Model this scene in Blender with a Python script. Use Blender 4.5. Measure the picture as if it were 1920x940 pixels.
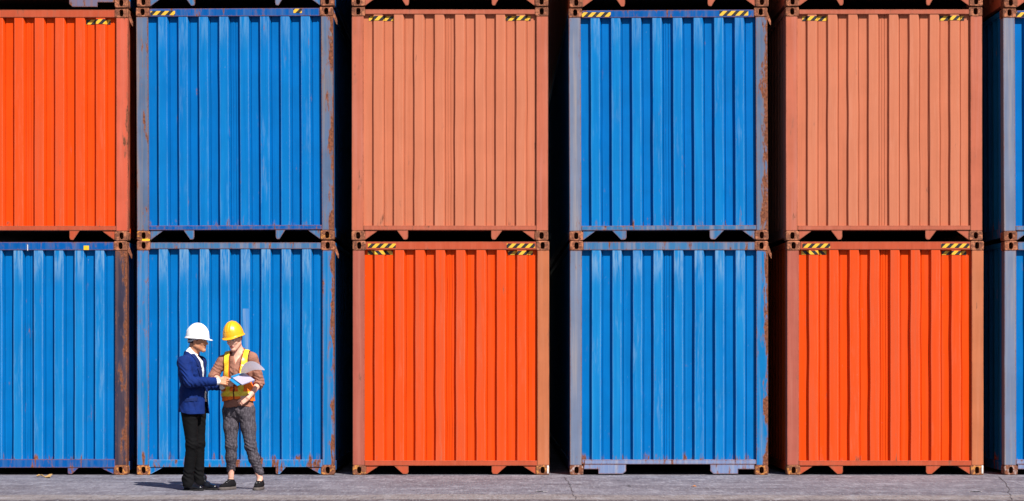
import bpy, bmesh, math, random
import numpy as np
from mathutils import Vector, Matrix

R = math.radians
scene = bpy.context.scene
for o in list(bpy.data.objects):
    bpy.data.objects.remove(o)
COL = scene.collection

# ------------------------------------------------------------------ camera, light, exposure
D = 27.0            # metres from the camera to the container fronts (the plane y = 0)
S = 151.7           # photo pixels per metre on that plane
H0 = 1.496          # eye height
VY = 664.0          # photo row of the horizon
VX = 925.0          # photo column straight ahead of the camera
CX = (VX-960.0)/S
cam_d = bpy.data.cameras.new('camera'); cam = bpy.data.objects.new('camera', cam_d); COL.objects.link(cam)
cam.location = (CX, -D, H0); cam.rotation_euler = (R(90), 0, 0)
cam_d.sensor_width = 36.0; cam_d.lens = 36.0*D/(1920.0/S)
cam_d.shift_x = (960.0-VX)/1920.0; cam_d.shift_y = (VY-470.0)/1920.0
cam_d.clip_start = 0.1; cam_d.clip_end = 2000
scene.camera = cam

SUN_AZ, SUN_EL = 30.0, 47.0          # to the right of the line of sight, behind the camera
sd = Vector((math.sin(R(SUN_AZ))*math.cos(R(SUN_EL)), -math.cos(R(SUN_AZ))*math.cos(R(SUN_EL)), math.sin(R(SUN_EL))))
sun_d = bpy.data.lights.new('sun', 'SUN'); sun = bpy.data.objects.new('sun', sun_d); COL.objects.link(sun)
sun_d.energy = 5.0; sun_d.angle = R(0.5); sun_d.color = (1.0, 0.95, 0.88)
sun.rotation_euler = sd.to_track_quat('Z', 'Y').to_euler(); sun.location = (8, -20, 20)
world = bpy.data.worlds.new('World'); scene.world = world; world.use_nodes = True
wn = world.node_tree
sky = wn.nodes.new('ShaderNodeTexSky'); sky.sky_type = 'NISHITA'; sky.sun_disc = False
sky.sun_elevation = R(SUN_EL); sky.sun_rotation = math.atan2(sd.x, sd.y)
wn.links.new(sky.outputs[0], wn.nodes['Background'].inputs[0])
wn.nodes['Background'].inputs[1].default_value = 0.05
vs = scene.view_settings
vs.view_transform = 'Standard'; vs.look = 'None'; vs.gamma = 1; vs.use_curve_mapping = False
vs.exposure = 0.55
scene.cycles.diffuse_bounces = 2

# ------------------------------------------------------------------ small helpers
def lin(r, g, b):
    f = lambda c: (c/255/12.92) if c/255 <= .04045 else ((c/255+.055)/1.055)**2.4
    return (f(r), f(g), f(b))

def X(px): return (px-960.0)/S
def Z(py): return (891.0-py)/S
def W(px, py, y):
    """the point at depth y that the photo shows at px, py"""
    s = S*D/(D+y)
    return Vector((CX+(px-VX)/s, y, H0-(py-VY)/s))
def G(px, py):
    """the ground point that the photo shows at px, py"""
    d = H0*S*D/(py-VY)
    return Vector((CX+(px-VX)/(S*D/d), d-D, 0.0))

def link(o, parent=None):
    COL.objects.link(o)
    if parent: o.parent = parent
    return o
def mesh_obj(name, verts, faces, mat, parent=None, smooth=False):
    me = bpy.data.meshes.new(name); me.from_pydata([tuple(v) for v in verts], [], faces); me.update()
    if mat: me.materials.append(mat)
    if smooth: me.polygons.foreach_set('use_smooth', [True]*len(me.polygons))
    return link(bpy.data.objects.new(name, me), parent)
def bm_obj(name, bm, mat, parent=None, smooth=False):
    bmesh.ops.recalc_face_normals(bm, faces=bm.faces)
    me = bpy.data.meshes.new(name); bm.to_mesh(me); bm.free()
    if mat: me.materials.append(mat)
    if smooth: me.polygons.foreach_set('use_smooth', [True]*len(me.polygons))
    return link(bpy.data.objects.new(name, me), parent)
def add_box(bm, x0, x1, y0, y1, z0, z1, bev=0.0):
    t = bmesh.new()
    v = [t.verts.new((x, y, z)) for x in (x0, x1) for y in (y0, y1) for z in (z0, z1)]
    for f in ((0,1,3,2), (4,6,7,5), (0,4,5,1), (2,3,7,6), (0,2,6,4), (1,5,7,3)):
        t.faces.new([v[i] for i in f])
    if bev: bmesh.ops.bevel(t, geom=list(t.edges), offset=bev, segments=2, affect='EDGES', profile=.5)
    me = bpy.data.meshes.new('tmp'); t.to_mesh(me); t.free(); bm.from_mesh(me); bpy.data.meshes.remove(me)
def add_plate(bm, poly, y0, y1):
    """poly: outline in x, z; extruded from y0 to y1"""
    n = len(poly)
    a = [bm.verts.new((x, y0, z)) for x, z in poly]; b = [bm.verts.new((x, y1, z)) for x, z in poly]
    bm.faces.new(a); bm.faces.new(b[::-1])
    for i in range(n): bm.faces.new((a[i], b[i], b[(i+1) % n], a[(i+1) % n]))

# ------------------------------------------------------------------ materials
class NT:
    def __init__(s, name):
        s.m = bpy.data.materials.new(name); s.m.use_nodes = True; s.t = s.m.node_tree
        s.b = s.t.nodes['Principled BSDF']
    def n(s, typ, **kw):
        nd = s.t.nodes.new('ShaderNode'+typ)
        for k, v in kw.items(): setattr(nd, k, v)
        return nd
    def put(s, sock, v):
        if hasattr(v, 'is_output') or isinstance(v, bpy.types.NodeSocket): s.t.links.new(v, sock)
        elif v is not None: sock.default_value = v
    def math(s, op, a, b=None, c=None, clamp=False):
        nd = s.n('Math', operation=op, use_clamp=clamp); s.put(nd.inputs[0], a)
        if b is not None: s.put(nd.inputs[1], b)
        if c is not None: s.put(nd.inputs[2], c)
        return nd.outputs[0]
    def ramp(s, v, a, b, lo=0.0, hi=1.0):
        nd = s.n('MapRange', interpolation_type='SMOOTHSTEP')
        for i, q in enumerate((v, a, b, lo, hi)): s.put(nd.inputs[i], q)
        return nd.outputs[0]
    def mix(s, fac, a, b, blend='MIX'):
        nd = s.n('Mix', data_type='RGBA', blend_type=blend); s.put(nd.inputs[0], fac)
        for i, q in ((6, a), (7, b)):
            s.put(nd.inputs[i], (*q, 1) if isinstance(q, tuple) and len(q) == 3 else q)
        return nd.outputs[2]
    def vmul(s, v, k):
        nd = s.n('VectorMath', operation='MULTIPLY'); s.put(nd.inputs[0], v); nd.inputs[1].default_value = k; return nd.outputs[0]
    def vadd(s, v, k):
        nd = s.n('VectorMath', operation='ADD'); s.put(nd.inputs[0], v); s.put(nd.inputs[1], k); return nd.outputs[0]
    def noise(s, v, scale, detail=4, rough=.55, dist=0.0):
        nd = s.n('TexNoise'); s.put(nd.inputs['Vector'], v); nd.inputs['Scale'].default_value = scale
        nd.inputs['Detail'].default_value = detail; nd.inputs['Roughness'].default_value = rough
        nd.inputs['Distortion'].default_value = dist
        return nd.outputs[0]
    def coords(s, vary=True):
        o = s.n('TexCoord').outputs['Object']
        if vary:
            return s.vadd(o, s.vmul(s.n('ObjectInfo').outputs['Location'], (7.31, 3.1, 5.77)))
        return o
    def bump(s, h, strength=.3, dist=.01):
        nd = s.n('Bump'); nd.inputs['Strength'].default_value = strength; nd.inputs['Distance'].default_value = dist
        s.put(nd.inputs['Height'], h); s.put(s.b.inputs['Normal'], nd.outputs[0])
    def edge(s, radius):
        """1 along worn edges, 0 on flat faces"""
        bv = s.n('Bevel', samples=4); bv.inputs['Radius'].default_value = radius
        d = s.n('VectorMath', operation='DOT_PRODUCT')
        s.put(d.inputs[0], bv.outputs[0]); s.put(d.inputs[1], s.n('NewGeometry').outputs['Normal'])
        return s.ramp(d.outputs['Value'], .997, .90)
    def done(s, color, rough=.5, spec=.4):
        s.put(s.b.inputs['Base Color'], (*color, 1) if isinstance(color, tuple) else color)
        s.put(s.b.inputs['Roughness'], rough); s.put(s.b.inputs['Specular IOR Level'], spec)
        return s.m

RUST_D, RUST_M, RUST_L = lin(84, 52, 42), lin(128, 78, 58), lin(166, 108, 74)
def rust_color(t, v):
    r = t.mix(t.ramp(t.noise(v, 30, 6, .7), .35, .62), RUST_D, RUST_M)
    return t.mix(t.ramp(t.noise(v, 55, 5, .7), .52, .72), r, RUST_L)

def paint(name, base, chalk, chalk_amt=.3, pale=None, raised=0.0, crest=0.0, top=0.0, rust=.0, edge=0.0, low=0.0, flecks=.3, rough=.5, dark=.85, outer=0.0):
    """old sprayed steel: streaky chalking, rubbed ribs (raised), rust spots (rust), rusty edges (edge), rust at the foot (low)"""
    t = NT(name); v = t.coords(); loc = t.n('TexCoord').outputs['Object']
    sep = t.n('SeparateXYZ'); t.put(sep.inputs[0], loc)
    st = t.noise(t.vmul(v, (16, 5, .55)), 1.0, 6, .6)
    st2 = t.noise(t.vmul(v, (60, 20, 1.6)), 1.0, 4, .6)
    bl = t.noise(v, 2.3, 6, .6)
    c = t.mix(t.ramp(bl, .3, .7), tuple(q*dark for q in base), base)
    c = t.mix(t.math('MULTIPLY', t.ramp(st2, .45, .75), .24), c, tuple(q*.6 for q in base))
    ch = t.math('MULTIPLY', t.ramp(st, .42, .74), chalk_amt)
    if raised:
        rib = t.ramp(sep.outputs['Y'], .016, .005)
        lowf = t.noise(t.vmul(v, (1.7, 0, .25)), 1.0, 3, .5)
        k = t.math('MULTIPLY', rib, t.math('MULTIPLY', t.ramp(lowf, .3, .7, .35, 1.0), raised))
        k = t.math('MULTIPLY', k, t.ramp(t.noise(t.vmul(v, (22, 5, .8)), 1.0, 6, .65), .25, .72, .25, 1.0))
        ch = t.math('MAXIMUM', ch, k)
        if top:
            tw = t.math('MULTIPLY', t.math('MULTIPLY', t.ramp(sep.outputs['Z'], 2.30, 2.72), rib), t.ramp(t.noise(t.vmul(v, (30, 5, 3)), 1.0, 5, .65), .38, .62, 0, top))
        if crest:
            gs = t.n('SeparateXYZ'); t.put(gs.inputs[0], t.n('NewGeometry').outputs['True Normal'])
            ce = t.math('MULTIPLY', t.math('MULTIPLY', t.edge(.018), t.ramp(gs.outputs['X'], -.45, -.1)), t.ramp(sep.outputs['Y'], .034, .014))  # pale worn crest, kept to the sunward side as a painted highlight line
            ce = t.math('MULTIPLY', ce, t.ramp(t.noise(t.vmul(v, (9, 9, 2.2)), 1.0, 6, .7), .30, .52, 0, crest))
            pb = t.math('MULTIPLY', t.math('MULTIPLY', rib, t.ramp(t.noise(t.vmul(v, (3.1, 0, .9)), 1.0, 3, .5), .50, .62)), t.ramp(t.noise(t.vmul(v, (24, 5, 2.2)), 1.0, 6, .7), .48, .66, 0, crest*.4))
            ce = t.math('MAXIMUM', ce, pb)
    c = t.mix(ch, c, chalk)
    if raised and top: c = t.mix(tw, c, pale or chalk)
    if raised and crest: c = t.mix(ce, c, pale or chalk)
    if flecks:
        fl = t.ramp(t.noise(t.vmul(v, (46, 46, 26)), 1.0, 3, .7), .70, .78)
        c = t.mix(t.math('MULTIPLY', fl, flecks), c, tuple(min(1, q*.5+.36) for q in chalk))
    rm = None
    if rust or edge or low or outer:
        n = t.noise(t.vmul(v, (12, 12, 3.2)), 1.0, 9, .70, .3)
        n2 = t.noise(t.vmul(v, (26, 26, 1.9)), 1.0, 6, .6)
        nn = t.math('ADD', t.math('MULTIPLY', n, .7), t.math('MULTIPLY', n2, .3))
        amt = t.math('MULTIPLY', rust, .15)
        if outer: amt = t.math('ADD', amt, t.math('MULTIPLY', t.ramp(sep.outputs['X'], 1.12, 1.225, 0.0, .20*outer), t.ramp(t.noise(t.vmul(v, (0, 0, 1.3)), 1.0, 3, .6), .36, .6, .35, 1.0)))
        if edge: amt = t.math('ADD', amt, t.math('MULTIPLY', t.edge(.022), edge*.26))
        if low:
            lz = t.ramp(sep.outputs['Z'], .19, .34, low*.9, 0.0)
            amt = t.math('ADD', amt, lz)
        rm = t.ramp(t.math('ADD', nn, amt), .645, .69)
        halo = t.ramp(t.math('ADD', nn, amt), .60, .68)
        c = t.mix(t.math('MULTIPLY', halo, .4), c, lin(128, 92, 80))
        c = t.mix(rm, c, rust_color(t, v))
        rr = t.ramp(rm, 0, 1, rough, .85)
    else: rr = rough
    t.bump(t.noise(t.vmul(v, (30, 30, 9)), 1.0, 5, .6), .18, .004)
    return t.done(c, rr, .06)

def rusty(name, col_a, amt):
    t = NT(name); v = t.coords()
    e = t.edge(.012)
    n = t.noise(v, 18, 8, .7)
    c = rust_color(t, v)
    c = t.mix(t.math('MULTIPLY', t.ramp(n, .50, .60), amt), c, col_a)
    c = t.mix(t.math('MULTIPLY', e, t.ramp(t.noise(v, 70, 3), .45, .7)), c, lin(175, 118, 84))
    t.bump(t.noise(v, 70, 6, .7), .6, .004)
    return t.done(c, .85, .2)

BLUE, BLUE_C, BLUE_P = (.0, .130, .425), lin(20, 126, 188), lin(112, 152, 188)
M = {}
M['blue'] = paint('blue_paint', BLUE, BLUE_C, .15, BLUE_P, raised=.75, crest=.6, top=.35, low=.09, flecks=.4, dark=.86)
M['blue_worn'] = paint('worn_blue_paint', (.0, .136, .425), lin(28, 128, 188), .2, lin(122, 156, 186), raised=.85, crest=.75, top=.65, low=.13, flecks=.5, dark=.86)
M['blue_rail'] = paint('blue_rail_paint', (.001, .085, .33), lin(84, 104, 140), .5, rust=.55, edge=1.0, flecks=.2)
M['grey_rail'] = paint('faded_blue_rail_paint', (.035, .15, .33), lin(122, 122, 138), .95, rust=.55, edge=1.2, flecks=.2)
M['pale_rail'] = paint('chalky_grey_rail_paint', lin(112, 130, 170), lin(150, 152, 168), .9, rust=.62, edge=.8, flecks=.3)
M['grey_post'] = paint('faded_grey_post_paint', lin(88, 108, 140), lin(126, 114, 110), .95, rust=.55, edge=1.0, flecks=.25, dark=.75, outer=1.0)
M['lilac_post'] = paint('chalky_lilac_post_paint', lin(108, 120, 146), lin(140, 134, 138), .95, rust=.2, edge=.8, flecks=.25)
M['blue_post'] = paint('scuffed_blue_post_paint', (.005, .16, .42), lin(112, 130, 160), .9, rust=.4, edge=1.0, flecks=.4, outer=1.0)
M['dark_post'] = paint('dark_rusty_post_paint', lin(58, 54, 72), lin(92, 72, 74), .8, rust=.5, edge=1.2, flecks=.1, dark=.7, outer=.9)
ORG = (.68, .060, .004)
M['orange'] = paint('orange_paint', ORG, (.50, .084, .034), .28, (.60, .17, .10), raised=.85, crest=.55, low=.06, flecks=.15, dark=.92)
M['orange_rail'] = paint('dull_orange_rail_paint', (.44, .078, .036), (.48, .12, .07), .35, rust=.2, edge=.85, flecks=.1)
M['orange_post'] = paint('pinkish_orange_post_paint', (.56, .105, .058), (.55, .15, .10), .5, rust=.1, edge=.7, flecks=.1, outer=.75)
M['rose_post'] = paint('faded_rose_post_paint', (.37, .098, .070), (.42, .15, .11), .6, rust=.2, edge=.7, flecks=.15)
M['tan_post'] = paint('faded_tan_post_paint', (.46, .145, .066), (.48, .19, .11), .5, rust=.2, edge=.6, flecks=.15)
SAL = (.485, .152, .082)
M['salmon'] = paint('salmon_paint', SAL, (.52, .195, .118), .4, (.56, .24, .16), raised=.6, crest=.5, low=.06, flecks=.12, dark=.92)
M['salmon_rail'] = paint('salmon_rail_paint', (.42, .112, .066), (.46, .16, .11), .35, rust=.28, edge=.8, flecks=.1)
M['salmon_post'] = paint('salmon_post_paint', (.46, .130, .076), (.46, .17, .13), .6, rust=.24, edge=.7, flecks=.15)
M['rust'] = rusty('rusty_casting_steel', lin(178, 112, 82), .95)
M['rust_orange'] = rusty('orange_rust_casting_steel', lin(198, 132, 66), .95)
M['rust_grey'] = rusty('greyed_casting_steel', lin(166, 146, 142), 1.0)
M['rust_mauve'] = paint('rusty_mauve_paint', lin(108, 104, 130), lin(136, 92, 80), .8, rust=.8, edge=1.0, flecks=.1)
M['underside'] = paint('dark_underside_paint', lin(46, 44, 44), lin(60, 56, 54), .4, rust=.4)

def tape_mat():
    t = NT('black_and_yellow_tape'); uv = t.n('UVMap').outputs[0]
    s = t.n('SeparateXYZ'); t.put(s.inputs[0], uv)
    q = t.math('ADD', s.outputs['X'], t.math('MULTIPLY', s.outputs['Y'], 1.0))
    f = t.math('FRACT', t.math('DIVIDE', q, .104))
    k = t.math('GREATER_THAN', f, .5)
    v = t.coords(False)
    c = t.mix(k, lin(30, 30, 36), (.72, .42, .03))
    c = t.mix(t.math('MULTIPLY', t.ramp(t.noise(v, 40, 6, .7), .5, .75), .35), c, lin(150, 135, 120))
    return t.done(c, .45, .4)
M['tape'] = tape_mat()
def plain(name, col, rough=.6, spec=.3, var=.15, sc=40, bump=.0, bsc=120):
    t = NT(name); v = t.coords(False)
    c = t.mix(t.ramp(t.noise(v, sc, 5, .6), .3, .7), tuple(q*(1-var) for q in col), tuple(min(1, q*(1+var)) for q in col))
    if bump: t.bump(t.noise(v, bsc, 4, .6), bump, .004)
    return t.done(c, rough, spec)
M['white'] = plain('chipped_white_paint', lin(214, 212, 210), .7, .2, .25, 60)
M['pale'] = paint('scraped_pale_blue_paint', lin(52, 122, 190), lin(126, 148, 176), 1.0, flecks=.5)
M['yellow'] = plain('yellow_sticker', (.75, .45, .02), .5)

def ground_mat():
    t = NT('worn_asphalt'); v = t.coords(False)
    sep = t.n('SeparateXYZ'); t.put(sep.inputs[0], v); y = sep.outputs['Y']
    big = t.noise(t.vmul(v, (.55, 1.3, 1)), 1.0, 6, .6)
    st = t.noise(t.vmul(v, (.8, 9, 1)), 1.0, 7, .65)
    c = t.mix(t.ramp(big, .3, .7), lin(100, 94, 104), lin(124, 119, 130))
    c = t.mix(t.math('MULTIPLY', t.ramp(st, .5, .68), .55), c, lin(150, 146, 154))
    c = t.mix(t.math('MULTIPLY', t.ramp(t.noise(t.vmul(v, (1.2, 4, 1)), 1.0, 6, .6), .56, .72), .6), c, lin(86, 76, 84))
    c = t.mix(t.math('MULTIPLY', t.ramp(t.noise(t.vmul(v, (.45, .9, 1)), 1.0, 5, .65, .6), .54, .66), .45), c, lin(92, 84, 92))
    # the other, browner surface that starts along the near edge
    e = t.math('ADD', y, t.math('MULTIPLY', t.math('SUBTRACT', t.noise(t.vmul(v, (.35, .35, 1)), 1.0, 5, .6), .5), 1.1))
    c = t.mix(t.math('MULTIPLY', t.ramp(e, -.139*D, -.144*D), .75), c, lin(136, 124, 122))
    e2 = t.math('ADD', y, t.math('MULTIPLY', t.math('SUBTRACT', t.noise(t.vmul(v, (.5, .5, 1)), 1.0, 6, .7), .5), .5))
    c = t.mix(t.math('MULTIPLY', t.ramp(e2, -.166*D, -.172*D), .8), c, lin(72, 60, 66))
    # aggregate, worn patches and grit
    f1 = t.noise(t.vmul(v, (26, 3.4, 1)), 1.0, 4, .8); f2 = t.noise(t.vmul(v, (44, 4.6, 1)), 1.0, 2, .8); f3 = t.noise(t.vmul(v, (5, 2.4, 1)), 1.0, 5, .7)
    c = t.mix(t.math('MULTIPLY', t.ramp(f3, .52, .66), .40), c, lin(168, 164, 174))
    c = t.mix(t.math('MULTIPLY', t.ramp(f3, .48, .34), .50), c, lin(82, 74, 84))
    c = t.mix(t.math('MULTIPLY', t.ramp(f1, .54, .68), .42), c, lin(176, 172, 180))
    c = t.mix(t.math('MULTIPLY', t.ramp(f1, .46, .34), .5), c, lin(56, 50, 58))
    c = t.mix(t.math('MULTIPLY', t.ramp(f2, .60, .70), .40), c, lin(196, 192, 198))
    c = t.mix(t.math('MULTIPLY', t.ramp(f2, .38, .32), .6), c, lin(44, 40, 46))
    sc_ = t.math('MULTIPLY', t.ramp(t.noise(t.vmul(v, (1.6, 11, 1)), 1.0, 7, .72), .63, .67), t.ramp(t.noise(v, .9, 3), .48, .6))
    c = t.mix(t.math('MULTIPLY', sc_, .75), c, lin(206, 202, 208))
    vo = t.n('TexVoronoi', feature='DISTANCE_TO_EDGE'); vo.inputs['Scale'].default_value = .38
    t.put(vo.inputs['Vector'], t.vadd(v, t.vmul(t.n('TexNoise').outputs['Color'], (.0, .0, .0))))
    wob = t.n('TexNoise'); wob.inputs['Scale'].default_value = 3.0; wob.inputs['Detail'].default_value = 6
    t.put(wob.inputs['Vector'], v)
    t.put(vo.inputs['Vector'], t.vadd(v, t.vmul(wob.outputs['Color'], (.35, .35, .0))))
    ck = t.math('MULTIPLY', t.ramp(vo.outputs['Distance'], .008, .002), t.ramp(t.noise(v, 1.1, 3), .5, .62))
    c = t.mix(t.math('MULTIPLY', ck, .7), c, lin(46, 42, 46))
    c = t.mix(1.0, c, (.90, .935, .925), 'MULTIPLY')
    t.bump(t.math('ADD', f1, t.math('MULTIPLY', f2, .5)), .55, .006)
    return t.done(c, .88, .25)

# ------------------------------------------------------------------ ground
gm = ground_mat()
g = mesh_obj('ground', [(-250, -250, 0), (250, -250, 0), (250, 250, 0), (-250, 250, 0)], [(0, 1, 2, 3)], gm)
g['kind'] = 'structure'

# ------------------------------------------------------------------ shipping containers
LEN = 12.19
def casting_mesh():
    """steel corner block, origin at its lower outer front corner looking at the front: x 0..w, y 0..d, z 0..h"""
    w, h, d = .165, .118, .178
    me = bpy.data.meshes.new('corner_casting'); bm = bmesh.new()
    N = 32; cx, cz = w/2, h*.52
    def rr(i, inset):
        a = 2*math.pi*i/N; hw, hh = w/2-inset, h/2-inset
        c, s = math.cos(a), math.sin(a); p = 9.0
        k = (abs(c)**p+abs(s)**p)**(-1/p)
        return (w/2+hw*c*k, h/2+hh*s*k)
    def ov(i):
        a = 2*math.pi*i/N; c, s = math.cos(a), math.sin(a); p = 2.8
        k = (abs(c)**p+abs(s)**p)**(-1/p)
        return (cx+.027*c*k, cz+.042*s*k)
    rings = [[(x, d, z) for x, z in (rr(i, 0) for i in range(N))],
             [(x, .007, z) for x, z in (rr(i, 0) for i in range(N))],
             [(x, .0, z) for x, z in (rr(i, .007) for i in range(N))],
             [(x, .0, z) for x, z in (ov(i) for i in range(N))],
             [(x, .14, z) for x, z in (ov(i) for i in range(N))]]
    rv = [[bm.verts.new(p) for p in r] for r in rings]
    for a, b in zip(rv, rv[1:]):
        for i in range(N): bm.faces.new((a[i], a[(i+1) % N], b[(i+1) % N], b[i]))
    bm.faces.new(rv[0][::-1]); bm.faces.new(rv[-1])
    bmesh.ops.recalc_face_normals(bm, faces=bm.faces)
    bm.to_mesh(me); bm.free(); return me
CAST = {}
for k in ('rust', 'rust_orange', 'rust_grey'):
    CAST[k] = casting_mesh(); CAST[k].materials.append(M[k])

PER, RAISED, DEPTH = .2525, .110, .052
def rib_profile(w, f=.024, depth=DEPTH):
    """the corrugation of an end wall, left to right: list of (x, y)"""
    pts = []; x0 = -w/2+.140; x1 = w/2-.148; c = .004
    y0, y1 = .004, .004+depth
    pts.append((x0, y1))
    s = -w/2+.272
    for i in range(8):
        a = s+i*PER*(w-.0)/2.438; b = a+RAISED
        pts += [(a-f-c, y1), (a-f+c*.4, y1-c*1.2), (a-c*.4, y0+c*1.2), (a+c, y0),
                (b-c, y0), (b+c*.4, y0+c*1.2), (b+f-c*.4, y1-c*1.2), (b+f+.001, y1+.009), (b+f+.008, y1+.009), (b+f+.010, y1)]
        if i == 3:
            m = b+.055
            pts += [(m, y1), (m+.002, y1-.005), (m+.010, y1-.005), (m+.012, y1), (m+.030, y1), (m+.031, y1+.007), (m+.037, y1+.007), (m+.038, y1)]
    pts.append((x1, y1))
    return pts
def prof_y(pts, x):
    for (xa, ya), (xb, yb) in zip(pts, pts[1:]):
        if xa <= x <= xb: return ya+(yb-ya)*(x-xa)/max(1e-6, xb-xa)
    return pts[0][1] if x < pts[0][0] else pts[-1][1]
def end_wall(w, z0, z1, mat, parent, rnd, dent, f, depth):
    pts = rib_profile(w, f, depth); nz = 30; n = len(pts)
    ph = [(rnd.uniform(0, 6.3), rnd.uniform(0, 6.3), rnd.uniform(.3, 1)) for _ in range(20)]
    vs, fs = [], []
    for j in range(nz+1):
        u = j/nz; z = z0+(z1-z0)*u
        env = min(1, u*6, (1-u)*6)
        for (x, y) in pts:
            i = int((x+w/2)/PER); p = ph[i]; q = ph[int((x+w/2+.126)/PER)]
            dx = dent*p[2]*(math.sin(3.1*z+p[0])+.6*math.sin(7.7*z+p[1]))*env
            dy = dent*.8*q[2]*(math.sin(2.3*z+q[1])+.7*math.sin(5.9*z+q[0]))*env
            vs.append((x+dx, max(.0015, y+dy*.6), z))
    for j in range(nz):
        for i in range(n-1):
            a = j*n+i; fs.append((a, a+1, a+n+1, a+n))
    return mesh_obj('end_wall', vs, fs, mat, parent), pts
def side_wall(w, h, sgn, mat, parent):
    y = .155; pts = []; x0 = .012; x1 = .046; per = .278
    while y < LEN-.5:
        pts += [(x1, y), (x1, y+.072), (x0, y+.140), (x0, y+.210)]; y += per
    pts.append((x1, LEN-.16))
    vs, fs = [], []
    for z in (.16, h-.06):
        for (d, yy) in pts: vs.append((sgn*(w/2-d), yy, z))
    n = len(pts)
    for i in range(n-1): fs.append((i, i+1, n+i+1, n+i))
    bm = bmesh.new(); bv = [bm.verts.new(v) for v in vs]
    for f in fs: bm.faces.new([bv[i] for i in f])
    xa, xb = sorted((sgn*(w/2-.002), sgn*(w/2-.06)))
    add_box(bm, xa, xb, .182, LEN-.18, .05, .16); add_box(bm, xa, xb, .182, LEN-.18, h-.075, h-.012)
    return bm_obj('side_wall', bm, mat, parent)

def tape_strip(parent, pts, x0, x1, z0, z1, direction, follow, yoff, mat=None, phase=0.0):
    """adhesive hazard tape: follows the ribs when follow, else lies flat at yoff"""
    xs = sorted({x0, x1} | ({p[0] for p in pts if x0 < p[0] < x1} if follow else set()))
    vs, fs, us = [], [], []
    u = phase; last = None
    for x in xs:
        y = (prof_y(pts, x)-.0045) if follow else yoff
        if last: u += math.hypot(x-last[0], (y-last[1])*.3)
        last = (x, y)
        vs += [(x, y, z0), (x, y, z1)]; us += [(u, 0), (u, -direction*(z1-z0))]
    for i in range(len(xs)-1):
        fs.append((2*i, 2*i+2, 2*i+3, 2*i+1))
    o = mesh_obj('hazard_tape' if mat is None else 'sticker', vs, fs, mat or M['tape'], parent)
    uv = o.data.uv_layers.new(name='UVMap')
    for lp in o.data.loops: uv.data[lp.index].uv = us[lp.vertex_index]
    return o

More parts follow.
